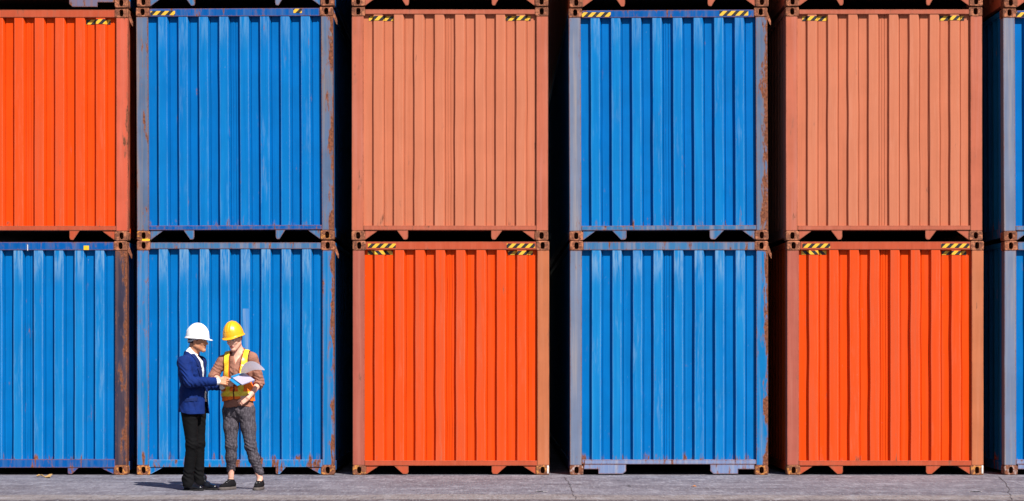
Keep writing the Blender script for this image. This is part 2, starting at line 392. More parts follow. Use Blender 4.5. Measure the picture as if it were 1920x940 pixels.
def build_container(k):
    """one container from its place in the row and its paint"""
    xl, xr, yb, yt = k['px']; w = (xr-xl)/S; h = (yb-yt)/S; zb = Z(yb)
    rnd = random.Random(int(xl*7+yb))
    root = bpy.data.objects.new('shipping_container', None); link(root)
    root.location = ((xl+xr)/2/S-960/S, 0, zb); root.empty_display_size = .3
    root.location.y = k.get('dy', 0.0); root.rotation_euler.y = k.get('roll', 0.0); root.location.z += abs(k.get('roll', 0))*.6
    root['label'] = k['label']; root['category'] = 'shipping container'; root['group'] = 'stacked shipping containers'
    wall, rail, lp, rp = M[k['wall']], M[k['rail']], M[k['lp']], M[k['rp']]
    brail = M[k.get('brail', k['rail'])]
    rt = k.get('rt', .100); rb0, rb1 = k.get('rb', (.128, .184))
    # corner castings
    cb, ct = k.get('cb', ('rust', 'rust')), k.get('ct', ('rust', 'rust'))
    for (x, z, key) in ((-w/2, 0, cb[0]), (w/2-.165, 0, cb[1]), (-w/2, h-.118, ct[0]), (w/2-.165, h-.118, ct[1])):
        o = bpy.data.objects.new('corner_casting', CAST[key]); link(o, root); o.location = (x, -.004, z)
    # posts
    for sgn, m in ((-1, lp), (1, rp)):
        bm = bmesh.new(); a, b = sorted((sgn*(w/2-.002), sgn*(w/2-.148)))
        add_box(bm, a, b, 0, .15, .119, h-.119, .006)
        bm_obj('corner_post', bm, m, root)
    # rails
    zt0 = h-.118+(.118-rt)*.35; zt1 = zt0+rt
    if 'tz' in k: zt0, zt1 = h-k['tz'][0], h-k['tz'][1]
    bm = bmesh.new(); add_box(bm, -w/2+.166, w/2-.166, -.002, .11, zt0, zt1, .004); top = bm_obj('top_rail', bm, rail, root)
    bm = bmesh.new(); add_box(bm, -w/2+.149, w/2-.149, -.001, .10, rb0, rb1, .004); bm_obj('bottom_rail', bm, brail, root)
    ew, pts = end_wall(w, rb1-.002, zt0+.01, wall, root, rnd, k.get('dent', .0016), *({'salmon': (.018, .036), 'orange': (.021, .047)}.get(k['wall'], (.022, .052))))
    # gussets and lugs under the bottom rail
    gm_ = M[k.get('lug', k['rail'])]
    gw, lo = .165, .012
    if not k.get('wide'):
        for sgn in (-1, 1):
            xa = sgn*(w/2-.166); xb = sgn*(w/2-.166-gw)
            bm = bmesh.new(); add_plate(bm, [(xa, rb0-.001), (xb, rb0-.001), (sgn*(w/2-.172), lo), (xa, lo)], .012, .022)
            bm_obj('gusset', bm, gm_, root)
        for sgn, (pa, pb) in zip((1, -1), k['lugs']):
            a, b = (pa-xl)/S-w/2, (pb-xl)/S-w/2
            if sgn < 0: a, b = b, a
            wd = b-a
            poly = [(a, rb0-.001), (b, rb0-.001), (b, rb0*.35), (b-.07*wd, rb0*.14), (b-.18*wd, .012), (a+.62*wd, .012)]
            bm = bmesh.new(); add_plate(bm, poly, .004, .016); bm_obj('lug', bm, gm_, root)
    else:
        for sgn, (pa, pb) in zip((1, -1), k['lugs']):
            a, b = (pa-xl)/S-w/2, (pb-xl)/S-w/2
            if sgn < 0: a, b = b, a
            wd = b-a; e = -sgn*(w/2-.17)
            poly = [(e, rb0-.001), (b, rb0-.001), (b, .05), (b-.12*wd, .014), (a, .014), (a, rb0*.55), (e, rb0*.55)]
            bm = bmesh.new(); add_plate(bm, poly, .004, .014); bm_obj('lug', bm, gm_, root)
    # the long body behind the end frame
    side = M[k.get('side', k['wall'])]
    side_wall(w, h, -1, side, root); side_wall(w, h, 1, side, root)
    bm = bmesh.new(); add_box(bm, -w/2+.06, w/2-.06, .112, LEN-.12, h-.040, h-.012); bm_obj('roof', bm, M['underside'], root)
    bm = bmesh.new(); add_box(bm, -w/2+.06, w/2-.06, .102, LEN-.12, .125, .15); bm_obj('floor', bm, M['underside'], root)
    bm = bmesh.new(); add_box(bm, -w/2+.01, w/2-.01, LEN-.11, LEN, 0, h-.002); bm_obj('rear_wall', bm, side, root)
    # bracket that sticks out by the upper right casting
    if k.get('bracket'):
        bm = bmesh.new(); q = w/2
        add_plate(bm, [(q-.004, h-.06), (q+.012, h-.055), (q+.050, h-.165), (q+.048, h-.215), (q+.036, h-.20), (q-.004, h-.115)], .06, .072)
        bm_obj('bracket', bm, M['rust'], root)
    # tapes
    for (kind, pa, pb, ya, yb_, dr) in k.get('tape', ()):
        a, b = (pa-xl)/S-w/2, (pb-xl)/S-w/2; z1, z0 = Z(ya)-zb, Z(yb_)-zb
        if kind == 'rail': tape_strip(top, pts, a, b, z0, z1, dr, False, -.0045, phase=rnd.random()*.1)
        elif kind == 'wall': tape_strip(ew, pts, a, b, z0, z1, dr, True, 0, phase=rnd.random()*.1)
        elif kind == 'white': tape_strip(root, pts, a, b, z0, z1, 1, False, -.0065, M['white'])
        elif kind == 'pale': tape_strip(ew, pts, a, b, z0, z1, 1, True, 0, M['pale']).name = 'scraped_patch'
        elif kind == 'yellow': tape_strip(root, pts, a, b, z0, z1, 1, False, -.0065, M['yellow'])
    return root

def lugs(xl): return [(xl+87, xl+107), (xl+260, xl+278)]
CONT = []
def C(**k): CONT.append(k)
# column by column, bottom, middle, top
C(px=(-131, 238.5, 891, 452.5), wall='blue_worn', rail='blue_rail', lp='dark_post', rp='dark_post', brail='blue_rail', lug='blue_rail', rb=(.090, .196),
  cb=('rust_orange', 'rust_orange'), lugs=[(-45, -22), (127, 147)], tape=[('yellow', 157, 167, 461, 469, 1), ('white', 51.3, 52.8, 459, 470, 1)], bracket=1,
  label='blue container with a dark rusty corner post, under the orange one at the left edge')
C(px=(-130, 240, 451.8, 15.8), wall='orange', rail='orange_rail', lp='orange_post', rp='orange_post', rt=.1, lugs=[(-45, -22), (130, 149)], bracket=1,
  tape=[('wall', 160, 206, 36, 45, 1)], label='bright orange container in the middle tier, cut off by the left edge', tz=(.112, .018), dent=.001)
C(px=(-130, 240, 15.2, -424), wall='blue_worn', rail='rust_mauve', lp='grey_post', rp='grey_post', lug='rust_mauve', lugs=[(-75, -22), (130, 183)], wide=1,
  label='top tier container with a rusty mauve underframe above the bright orange one')
C(px=(256.5, 627, 891, 451.8), wall='blue_worn', rail='grey_rail', lp='blue_post', rp='blue_post', brail='blue_worn', lug='blue_worn', rb=(.099, .19), rt=.078,
  cb=('rust_orange', 'rust_orange'), lugs=[(347, 366), (517, 536)], bracket=1, dent=.0022, tz=(.100, .022), tape=[('pale', 455, 468, 579, 668, 1)],
  label='blue container standing behind the two people')
C(px=(256.5, 626, 451, 13.5), wall='blue', rail='blue_rail', lp='grey_post', rp='grey_post', brail='blue_rail', lug='grey_rail', lugs=[(344, 364), (517, 535)], bracket=1,
  cb=('rust_orange', 'rust_orange'), tape=[('rail', 284, 330, 20.5, 28.5, 1), ('rail', 552, 568, 17.5, 25.5, 1), ('yellow', 266, 281, 448, 451.5, 1)],
  label='blue container on top of the one behind the people, rusty grey corner posts', tz=(.115, .018))
C(px=(256.5, 626, 12.8, -426), wall='blue', rail='blue_rail', lp='grey_post', rp='grey_post', lug='grey_rail', lugs=[(346, 366), (516, 533)],
  label='top tier blue container two storeys above the people, only its underframe showing')
for off, tag in ((0, 0), (814.5, 1)):
    lr = ('the two people\'s stack', 'right edge') [tag]
    C(px=(661+off, 1030+off, 891, 452), wall='orange', rail='orange_rail', lp='rose_post', rp='tan_post', lug='orange_rail', rb=(.115, .178), rt=.1, tz=(.108, .010), dent=.003,
      cb=('rust_orange', 'rust_orange'), lugs=[(739+off, 766+off), (922+off, 950+off)],
      tape=[('rail', 690+off, 742+off, 457, 465, 1), ('rail', 950+off, 1003+off, 457, 465, 1), ('wall', 689+off, 736+off, 470, 477.5, -1), ('wall', 953+off, 999+off, 470.5, 478, 1), ('white', 1026+off, 1029+off, 873, 888, 1)],
      label=('orange container on the ground just right of the people\'s stack', 'orange container on the ground nearest the right edge')[tag])
    C(px=(659+off, 1028+off, 451.2, 12.8), wall='salmon', rail='salmon_rail', lp='salmon_post', rp='salmon_post', lug='salmon_rail', rt=.058, tz=(.092, .034), lugs=[(744+off, 765+off), (921+off, 942+off)], dent=.0024,
      tape=[('wall', 691+off, 738+off, 30, 38.5, 1), ('wall', 948+off, 995+off, 29.5, 38, 1)],
      label=('salmon container in the middle tier, left of the centre and between two blue stacks', 'salmon container in the middle tier, the one nearest the right edge')[tag])
    C(px=(659+off, 1028+off, 12.2, -427), wall='salmon', rail='salmon_rail', lp='salmon_post', rp='salmon_post', lug='salmon_rail', lugs=[(750+off, 767+off), (922+off, 938+off)],
      label=('top tier container with salmon underframe, in the stack left of centre', 'top tier container with salmon underframe, in the stack nearest the right edge')[tag])
    C(px=(1068.5+off, 1440.5+off, 891, 452.3), wall='blue_worn', rail='grey_rail', lp='lilac_post', rp='blue_post', brail='pale_rail', lug='pale_rail', rb=(.133, .190), wide=1,
      cb=('rust_grey', 'rust_orange'), lugs=[(1122+off, 1174+off), (1332+off, 1384+off)], bracket=1,
      label=('blue container on wide grey feet standing on the ground between two orange ones', 'blue container on the ground, cut off by the right edge')[tag])
    C(px=(1068+off, 1441+off, 451.5, 14.8), wall='blue', rail='blue_rail', lp='lilac_post', rp='grey_post', brail='grey_rail', lug='grey_rail', lugs=[(1148+off, 1175+off), (1331+off, 1358+off)], bracket=1,
      tape=[('rail', 1093+off, 1147+off, 23, 31.5, 1), ('rail', 1351+off, 1405+off, 21.5, 30.5, 1)], tz=(.122, .030),
      label=('blue container with two striped tapes on its top rail, between two salmon ones', 'blue container in the middle tier, cut off by the right edge')[tag])
    C(px=(1068+off, 1441+off, 14.2, -425), wall='salmon', rail='salmon_rail', lp='salmon_post', rp='salmon_post', lug='salmon_rail', lugs=[(1153+off, 1172+off), (1327+off, 1345+off)],
      label=('top tier container with rusty salmon underframe, above the blue container between two salmon ones', 'top tier container in the stack cut off by the right edge')[tag])
for k in CONT:                       # stacked by crane: each a little out of line with the one below
    tier = 0 if k['px'][2] > 800 else 1 if k['px'][2] > 400 else 2
    blue_col = 250 < k['px'][0] < 260 or (k['px'][0]-1068) % 814.5 < 1
    k['dy'] = (0.0, .009, -.007)[tier]
    if tier: k['roll'] = -.0045 if blue_col else random.Random(int(k['px'][0])).uniform(-.001, .001)
    build_container(k)
# ------------------------------------------------------------------ people: distance fields turned into smooth meshes
class Field:
    """a signed distance grid in world space, negative inside"""
    def __init__(s, lo, hi, h):
        s.lo = np.array(lo, float); s.h = h
        s.n = np.ceil((np.array(hi)-s.lo)/h).astype(int)+1
        s.F = np.full(s.n, .5, np.float32)
        s.ax = [(s.lo[i]+np.arange(s.n[i])*h).astype(np.float32) for i in range(3)]
    def copy(s):
        o = Field.__new__(Field); o.lo, o.h, o.n, o.ax = s.lo, s.h, s.n, s.ax; o.F = s.F.copy(); return o
    def grid(s, lo=None, hi=None):
        sl = []
        for i in range(3):
            a = 0 if lo is None else max(0, int((lo[i]-s.lo[i])/s.h)); b = s.n[i] if hi is None else min(s.n[i], int((hi[i]-s.lo[i])/s.h)+2)
            sl.append(slice(a, max(a, b)))
        return tuple(sl), s.ax[0][sl[0]][:, None, None], s.ax[1][sl[1]][None, :, None], s.ax[2][sl[2]][None, None, :]
    def join(s, sl, d, k):
        A = s.F[sl]
        if k <= 0: s.F[sl] = np.minimum(A, d)
        else:
            q = np.maximum(k-np.abs(A-d), 0)/k
            s.F[sl] = np.minimum(A, d)-q*q*k*.25
    def cone(s, a, b, ra, rb, k=.02, flat=None):
        """capsule from a to b with end radii ra, rb; flat = (direction, factor) squashes it"""
        a, b = np.array(a, float), np.array(b, float); m = max(ra, rb)+k+.02
        sl, x, y, z = s.grid(np.minimum(a, b)-m, np.maximum(a, b)+m)
        x, y, z = x-a[0], y-a[1], z-a[2]; ab = b-a; L = float(ab@ab)+1e-9
        t = np.clip((x*ab[0]+y*ab[1]+z*ab[2])/L, 0, 1)
        dx, dy, dz = x-t*ab[0], y-t*ab[1], z-t*ab[2]
        if flat:
            f = np.array(flat[0], float); f /= np.linalg.norm(f); e = (dx*f[0]+dy*f[1]+dz*f[2])*(1/flat[1]-1)
            dx, dy, dz = dx+e*f[0], dy+e*f[1], dz+e*f[2]
        s.join(sl, np.sqrt(dx*dx+dy*dy+dz*dz)-(ra+(rb-ra)*t), k); return s
    def chain(s, pts, rs, k=.012, flat=None):
        for i in range(len(pts)-1): s.cone(pts[i], pts[i+1], rs[i], rs[i+1], k, flat)
        return s
    def ell_d(s, c, r, B, sl3):
        sl, x, y, z = sl3
        x, y, z = x-c[0], y-c[1], z-c[2]
        q0 = 0; q1 = 0
        for i in range(3):
            p = (x*B[i][0]+y*B[i][1]+z*B[i][2]); q0 = q0+(p/r[i])**2; q1 = q1+(p/(r[i]*r[i]))**2
        q0 = np.sqrt(q0); return q0*(q0-1)/np.maximum(np.sqrt(q1), 1e-6)
    def ell(s, c, r, B, k=.02):
        """ellipsoid with axes B (three unit vectors) and radii r"""
        m = max(r)+k+.02; c = np.array(c, float)
        sl3 = s.grid(c-m, c+m); s.join(sl3[0], s.ell_d(c, r, B, sl3), k); return s
    def cut(s, p, n, k=0):
        """keep what lies behind the plane through p with normal n"""
        sl, x, y, z = s.grid(); d = (x-p[0])*n[0]+(y-p[1])*n[1]+(z-p[2])*n[2]
        s.F = np.maximum(s.F, d).astype(np.float32); return s
    def minus(s, o, off=0.0): s.F = np.maximum(s.F, -(o.F+off) if isinstance(o, Field) else -o).astype(np.float32); return s
    def local(s, fr):
        """coordinates in a frame"""
        _, x, y, z = s.grid(); o, B = fr.o, fr.B
        return [(x-o[0])*B[i][0]+(y-o[1])*B[i][1]+(z-o[2])*B[i][2] for i in range(3)]
    def net(s):
        """surface nets: vertices, quads"""
        neg = s.F < 0
        ii = np.where(neg.any((1, 2)))[0]; jj = np.where(neg.any((0, 2)))[0]; kk = np.where(neg.any((0, 1)))[0]
        a = [max(0, q[0]-2) for q in (ii, jj, kk)]; b = [q[-1]+3 for q in (ii, jj, kk)]
        F = s.F[a[0]:b[0], a[1]:b[1], a[2]:b[2]]
        F = np.pad(F, 1, constant_values=.5); base = s.lo+(np.array(a)-1)*s.h
        I = F < 0; n = np.array(F.shape)
        cnt = np.zeros(n-1, np.int8)
        for d in np.ndindex(2, 2, 2): cnt += I[d[0]:n[0]-1+d[0], d[1]:n[1]-1+d[1], d[2]:n[2]-1+d[2]]
        act = (cnt > 0) & (cnt < 8); idx = np.full(n-1, -1, np.int64); C_ = np.argwhere(act); idx[act] = np.arange(len(C_))
        acc = np.zeros((len(C_), 3)); num = np.zeros(len(C_))
        corner = {d: F[C_[:, 0]+d[0], C_[:, 1]+d[1], C_[:, 2]+d[2]] for d in np.ndindex(2, 2, 2)}
        for d in corner:
            for ax in range(3):
                if d[ax]: continue
                e = list(d); e[ax] = 1; f0, f1 = corner[d], corner[tuple(e)]
                m = (f0 < 0) != (f1 < 0); t = np.where(m, f0/np.where(m, f0-f1, 1), 0)
                for q in range(3): acc[:, q] += m*(d[q]+(t if q == ax else 0))
                num += m
        V = base+(C_+acc/num[:, None])*s.h
        Q = []
        for ax in range(3):
            u, v = (ax+1) % 3, (ax+2) % 3
            s0 = [slice(1, -1)]*3; s0[ax] = slice(0, -1); s1 = list(s0); s1[ax] = slice(1, None)
            A, B_ = I[tuple(s0)], I[tuple(s1)]; E = np.argwhere(A != B_)
            off = np.array([1, 1, 1]); off[ax] = 0; P = E+off
            fl = A[tuple(E.T)]
            def at(du, dv):
                q = P.copy(); q[:, u] += du; q[:, v] += dv; return idx[tuple(q.T)]
            quad = np.stack([at(-1, -1), at(0, -1), at(0, 0), at(-1, 0)], 1)
            quad[~fl] = quad[~fl][:, ::-1]; Q.append(quad)
        return V, np.concatenate(Q)

class Frame:
    def __init__(s, o, B): s.o = np.array(o, float); s.B = [np.array(b, float)/np.linalg.norm(b) for b in B]
    def __call__(s, a, b, c): return s.o+a*s.B[0]+b*s.B[1]+c*s.B[2]
    def loc(s, P): return [(P-s.o)@b for b in s.B]

def field_obj(name, fld, mats, parent=None, pick=None, folds=(), smooth_it=1):
    V, Q = fld.net()
    for _ in range(smooth_it):          # relax the grid steps a little
        A = np.zeros_like(V); n = np.zeros(len(V))
        for i in range(4):
            np.add.at(A, Q[:, i], V[Q[:, (i+1) % 4]]); np.add.at(n, Q[:, i], 1)
            np.add.at(A, Q[:, i], V[Q[:, (i-1) % 4]]); np.add.at(n, Q[:, i], 1)
        V = .5*V+.5*A/n[:, None]
    if folds:
        a, b, c, d = (V[Q[:, i]] for i in range(4)); fn = np.cross(c-a, d-b); N = np.zeros_like(V)
        for i in range(4): np.add.at(N, Q[:, i], fn)
        N /= np.linalg.norm(N, axis=1)[:, None]+1e-9
        for (cen, rad, dirv, wl, amp) in folds:
            p = V-np.array(cen); w = np.exp(-(p**2).sum(1)/(rad*rad))
            dv = np.array(dirv, float); dv /= np.linalg.norm(dv)
            q = p@dv*6.283/wl; s1 = np.sin(p[:, 0]*37+p[:, 2]*23)*.9+np.sin(p[:, 1]*41-p[:, 2]*31)*.9+np.sin(p[:, 0]*90+p[:, 1]*77)*.4
            f = np.sin(q+s1*1.3); f = np.sign(f)*np.abs(f)**.7
            V = V+N*(amp*w*f)[:, None]
    me = bpy.data.meshes.new(name)
    me.vertices.add(len(V)); me.vertices.foreach_set('co', V.astype(np.float32).ravel())
    me.loops.add(Q.size); me.loops.foreach_set('vertex_index', Q.astype(np.int32).ravel())
    me.polygons.add(len(Q)); me.polygons.foreach_set('loop_start', np.arange(0, Q.size, 4, dtype=np.int32))
    me.polygons.foreach_set('loop_total', np.full(len(Q), 4, np.int32))
    for m in (mats if isinstance(mats, (list, tuple)) else [mats]): me.materials.append(m)
    if pick is not None: me.polygons.foreach_set('material_index', pick(V[Q].mean(1)).astype(np.int32))
    me.polygons.foreach_set('use_smooth', np.ones(len(Q), bool))
    me.update(calc_edges=True); me.validate()
    return link(bpy.data.objects.new(name, me), parent)

def cloth(name, col, rough=.85, var=.2, wr=.35, wv=(26, 26, 40), spec=.2, mottled=None, sheen=0):
    t = NT(name); v = t.coords(False)
    n = t.noise(t.vmul(v, wv), 1.0, 5, .55, .6)
    c = t.mix(t.ramp(t.noise(v, 9, 4), .3, .7), tuple(q*(1-var) for q in col), tuple(q*(1+var) for q in col))
    if mottled:
        c = t.mix(t.math('MULTIPLY', t.ramp(t.noise(t.vmul(v, (60, 60, 22)), 1.0, 5, .7), .42, .62), .85), c, mottled)
    t.bump(n, wr, .02)
    return t.done(c, rough, spec)
def skin(name, col):
    t = NT(name); v = t.coords(False)
    c = t.mix(t.ramp(t.noise(v, 30, 4), .35, .7), col, (col[0]*.95, col[1]*.82, col[2]*.78))
    t.b.inputs['Subsurface Weight'].default_value = .08; t.b.inputs['Subsurface Radius'].default_value = (.012, .005, .003)
    return t.done(c, .5, .35)

P = {
 'skin_m': skin('tan_skin', lin(196, 140, 108)), 'skin_w': skin('fair_skin', lin(226, 176, 156)),
 'lip_m': plain('lips', lin(160, 92, 78), .5), 'lip_w': plain('rosy_lips', lin(196, 112, 104), .45),
 'brow': plain('dark_brow', lin(38, 28, 26), .8), 'eye': plain('dark_eye', lin(30, 22, 20), .2, .5), 'eyewhite': plain('eye_white', lin(222, 214, 208), .3),
 'hair_m': cloth('black_hair', lin(22, 20, 22), .5, .2, .5, (120, 120, 30), .4), 'hair_w': cloth('auburn_hair', lin(84, 44, 32), .5, .2, .5, (120, 120, 30), .4),
 'jacket': cloth('royal_blue_suiting', lin(2, 34, 98), .85, .15, .35, (18, 18, 30), .25), 'jacket_d': cloth('jacket_lapel_suiting', lin(1, 29, 86), .8, .12, .2, (18, 18, 30), .3),
 'shirt_m': cloth('white_shirt_cotton', lin(232, 234, 238), .8, .03, .3), 'trousers': cloth('black_trouser_cloth', lin(9, 9, 12), .85, .2, .3, (16, 16, 26), .15),
 'leather': plain('black_shoe_leather', lin(16, 18, 26), .22, .6, .1, 30, .05), 'sole': plain('dark_shoe_sole', lin(24, 22, 24), .8), 'buckle': plain('belt_buckle_metal', lin(170, 165, 155), .3, .6),
 'belt': plain('black_belt_leather', lin(34, 26, 24), .5),
 'helmet_m': plain('white_helmet_plastic', lin(232, 234, 238), .3, .5, .02), 'helmet_w': plain('yellow_helmet_plastic', (.83, .40, .012), .3, .5, .05),
 'strap': plain('grey_strap', lin(190, 194, 202), .6),
 'shirt_w': cloth('dusty_rose_shirt', lin(150, 103, 87), .85, .12, .55, (34, 34, 40)), 'orange_v': plain('orange_vest_mesh', (.86, .17, .018), .7, .2, .12, 60, .25),
 'yellow_v': plain('yellow_reflective_tape', (.82, .60, .03), .35, .5, .12, 40, .15), 'trim': plain('maroon_vest_trim', lin(88, 34, 26), .8),
 'jeans': cloth('washed_black_denim', lin(62, 57, 64), .9, .25, .4, (30, 30, 60), .15, mottled=lin(98, 92, 100)),
 'knit': plain('black_knit_upper', lin(24, 23, 26), .9, .1, .3, 90, .4), 'rubber': plain('grey_rubber_sole', lin(92, 84, 82), .8), 'lace': plain('grey_laces', lin(150, 148, 150), .8),
 'paper': plain('white_paper', lin(204, 202, 222), .8, .1, .02), 'pad': plain('lavender_white_paper_pad', lin(168, 164, 190), .8, .1, .02), 'board': plain('blue_clipboard_plastic', (.01, .22, .48), .35, .5, .05), 'metal': plain('clip_metal', lin(150, 155, 165), .3, .7),
 'button': plain('shirt_button', lin(70, 70, 80), .4),
}

def hand(F, wrist, palm_dir, thumb_dir, normal, pose, size=1.0, k=.006):
    """hand: palm from the wrist along palm_dir, fingers bending round -normal (palm side), thumb at the thumb_dir side"""
    u = np.array(palm_dir, float); u /= np.linalg.norm(u)
    n = np.array(normal, float); n -= u*(n@u); n /= np.linalg.norm(n)
    t = np.array(thumb_dir, float); t -= u*(t@u)+n*(t@n); t /= np.linalg.norm(t)
    w = np.array(wrist, float); L = .085*size
    for q in (-.030, -.010, .010, .030):
        F.cone(w+t*q*.55*size, w+u*L+t*q*size, .016*size, .0125*size, k)
    lens = (.068, .078, .072, .056)
    for i, q in enumerate((.031, .0105, -.0105, -.030)):
        p = w+u*L*.97+t*q*size; d = u.copy(); ang = 0
        for j, f in enumerate((.46, .30, .24)):
            ang += pose['curl'][j]*(1+.08*i)
            d = u*math.cos(ang)-n*math.sin(ang)+t*(pose.get('spread', .05)*(1.5-i))
            d /= np.linalg.norm(d); e = p+d*lens[i]*f*size
            F.cone(p, e, (.0098-.0010*j)*size, (.0092-.0010*j)*size, .003); p = e
    p = w+u*.022*size+t*.026*size
    for j, f in enumerate((.042, .032, .026)):
        d = u*pose['thumb'][j][0]+t*pose['thumb'][j][1]-n*pose['thumb'][j][2]; d /= np.linalg.norm(d)
        e = p+d*f*size; F.cone(p, e, (.0135-.0018*j)*size, (.0118-.0018*j)*size, .005); p = e

def head_prims(F, hf, female=False):
    """skull, face and ears in the head frame (forward, left, up), origin at the skull's middle"""
    B = hf.B; w = .94 if female else 1.0
    F.ell(hf(-.006, 0, .02), (.098*w, .077*w, .105), B, .02)
    F.ell(hf(.030, 0, -.055), (.064, .060*w, .082), B, .03)                 # face
    F.cone(hf(-.005, -.050*w, -.075), hf(.068, -.014, -.126), .024, .015, .025)  # jaw
    F.cone(hf(-.005, .050*w, -.075), hf(.068, .014, -.126), .024, .015, .025)
    F.ell(hf(.076, 0, -.124), (.017, .021, .016), B, .02)                   # chin
    F.cone(hf(.086, 0, -.012), hf(.109, 0, -.050), .0085, .0115, .012)          # nose
    F.cone(hf(.094, -.012, -.056), hf(.094, .012, -.056), .0085, .0085, .008)
    F.cone(hf(.082, -.035, .006), hf(.082, .035, .006), .014, .014, .02)      # brow
    F.cone(hf(.062, -.045, -.045), hf(.072, -.028, -.05), .016, .014, .02)       # cheekbones
    F.cone(hf(.062, .045, -.045), hf(.072, .028, -.05), .016, .014, .02)
    F.cone(hf(.088, -.014, -.080), hf(.088, .014, -.080), .0085, .0085, .007)     # lips
    F.cone(hf(.086, -.012, -.092), hf(.086, .012, -.092), .0085, .0085, .006)
    for s_ in (-1, 1):
        F.ell(hf(-.006, s_*.076*w, -.032), (.019, .008, .032), B, .008)
        F.cone(hf(-.014, s_*.082*w, -.012), hf(-.016, s_*.083*w, -.035), .007, .006, .004)
        F.ell(hf(.081, s_*.033, -.016), (.012, .014, .010), B, .004)         # eyes

def face_pick(hf):
    def f(Pc):
        a, b, c = hf.loc(Pc); r = np.zeros(len(Pc))
        front = a > .055
        r[front & (np.abs(b) < .021) & (c > -.095) & (c < -.076) & (a > .082)] = 1
        eb = np.abs(np.abs(b)-.033)
        r[front & (eb < .021) & (c > .004) & (c < .014)] = 2
        r[front & (((np.abs(b)-.033)/.016)**2+((c+.016)/.0085)**2 < 1)] = 4
        r[front & (((np.abs(b)-.034)/.008)**2+((c+.016)/.0085)**2 < 1)] = 3
        r[front & (eb < .018) & (c > -.011) & (c < -.0065)] = 2
        return r
    return f

def helmet(hf, mat, parent, h=.004, peak=.122):
    """hard hat in the head frame: domed shell, three ridges, peak and rim, a hollow inside"""
    F = Field(hf.o-.27, hf.o+.27, h); B = hf.B
    F.ell(hf(-.004, 0, .012), (.132, .112, .158), B, 0)
    for q in (-.030, 0, .030):
        G_ = Field(hf.o-.27, hf.o+.27, h); G_.ell(hf(-.006, 0, .012), (.136, .116, .164 if q == 0 else .162), B, 0)
        a, b, c = G_.local(hf); G_.F = np.maximum(G_.F, np.abs(b-q)-.008)
        G_.F = np.maximum(G_.F, -(c-.075)).astype(np.float32)
        s = F.F; kk = .008; qq = np.maximum(kk-np.abs(s-G_.F), 0)/kk; F.F = np.minimum(s, G_.F)-qq*qq*kk*.25
    F.cut(hf(0, 0, .004), -hf.B[2])
    # rim and peak, curved down at the front
    a, b, c = F.local(hf)
    rim = np.sqrt(((a+.002)/.146)**2+(b/.124)**2); pk = np.sqrt(((a-.055)/peak)**2+(b/.098)**2)
    plan = np.minimum((rim-1)*.125, (pk-1)*.1)
    zz = c-(.006-.55*np.maximum(a-.05, 0)**1.6*1.0)+.05*np.abs(b)*np.maximum(0, 1)*.3
    d = np.maximum(plan, np.abs(zz)-.0055)
    kk = .014; qq = np.maximum(kk-np.abs(F.F-d), 0)/kk; F.F = (np.minimum(F.F, d)-qq*qq*kk*.25).astype(np.float32)
    I = Field(hf.o-.27, hf.o+.27, h); I.ell(hf(-.004, 0, .002), (.126, .106, .150), B, 0); F.minus(I)
    return field_obj('hard_hat', F, mat, parent)

def collar_obj(a, b, ra, rb, th, tilt, mat, parent, front, gap, name='collar'):
    """shirt collar: an open band round the neck from a to b, gap (radians) open at the front direction"""
    a, b = np.array(a, float), np.array(b, float); up = b-a; up /= np.linalg.norm(up)
    f = np.array(front, float); f -= up*(f@up); f /= np.linalg.norm(f); l = np.cross(up, f)
    vs, fs = [], []; n = 28
    prof = ((0, ra), (1, rb), (1.05, rb+th), (.1, ra+th*1.8), (-.15, ra+th*2.2))
    for i in range(n+1):
        t = gap+(2*math.pi-2*gap)*i/n; d = f*math.cos(t)+l*math.sin(t); c = (1+math.cos(t))/2
        for (u, r) in prof:
            drop = -tilt*c**1.5*(1 if u > .5 else 1.25)
            vs.append(a+(b-a)*u+d*r*(1+.12*c)+up*drop)
    m = len(prof)
    for i in range(n):
        for j in range(m-1):
            q = i*m+j; fs.append((q, q+1, q+m+1, q+m))
    return mesh_obj(name, vs, fs, mat, parent, True)

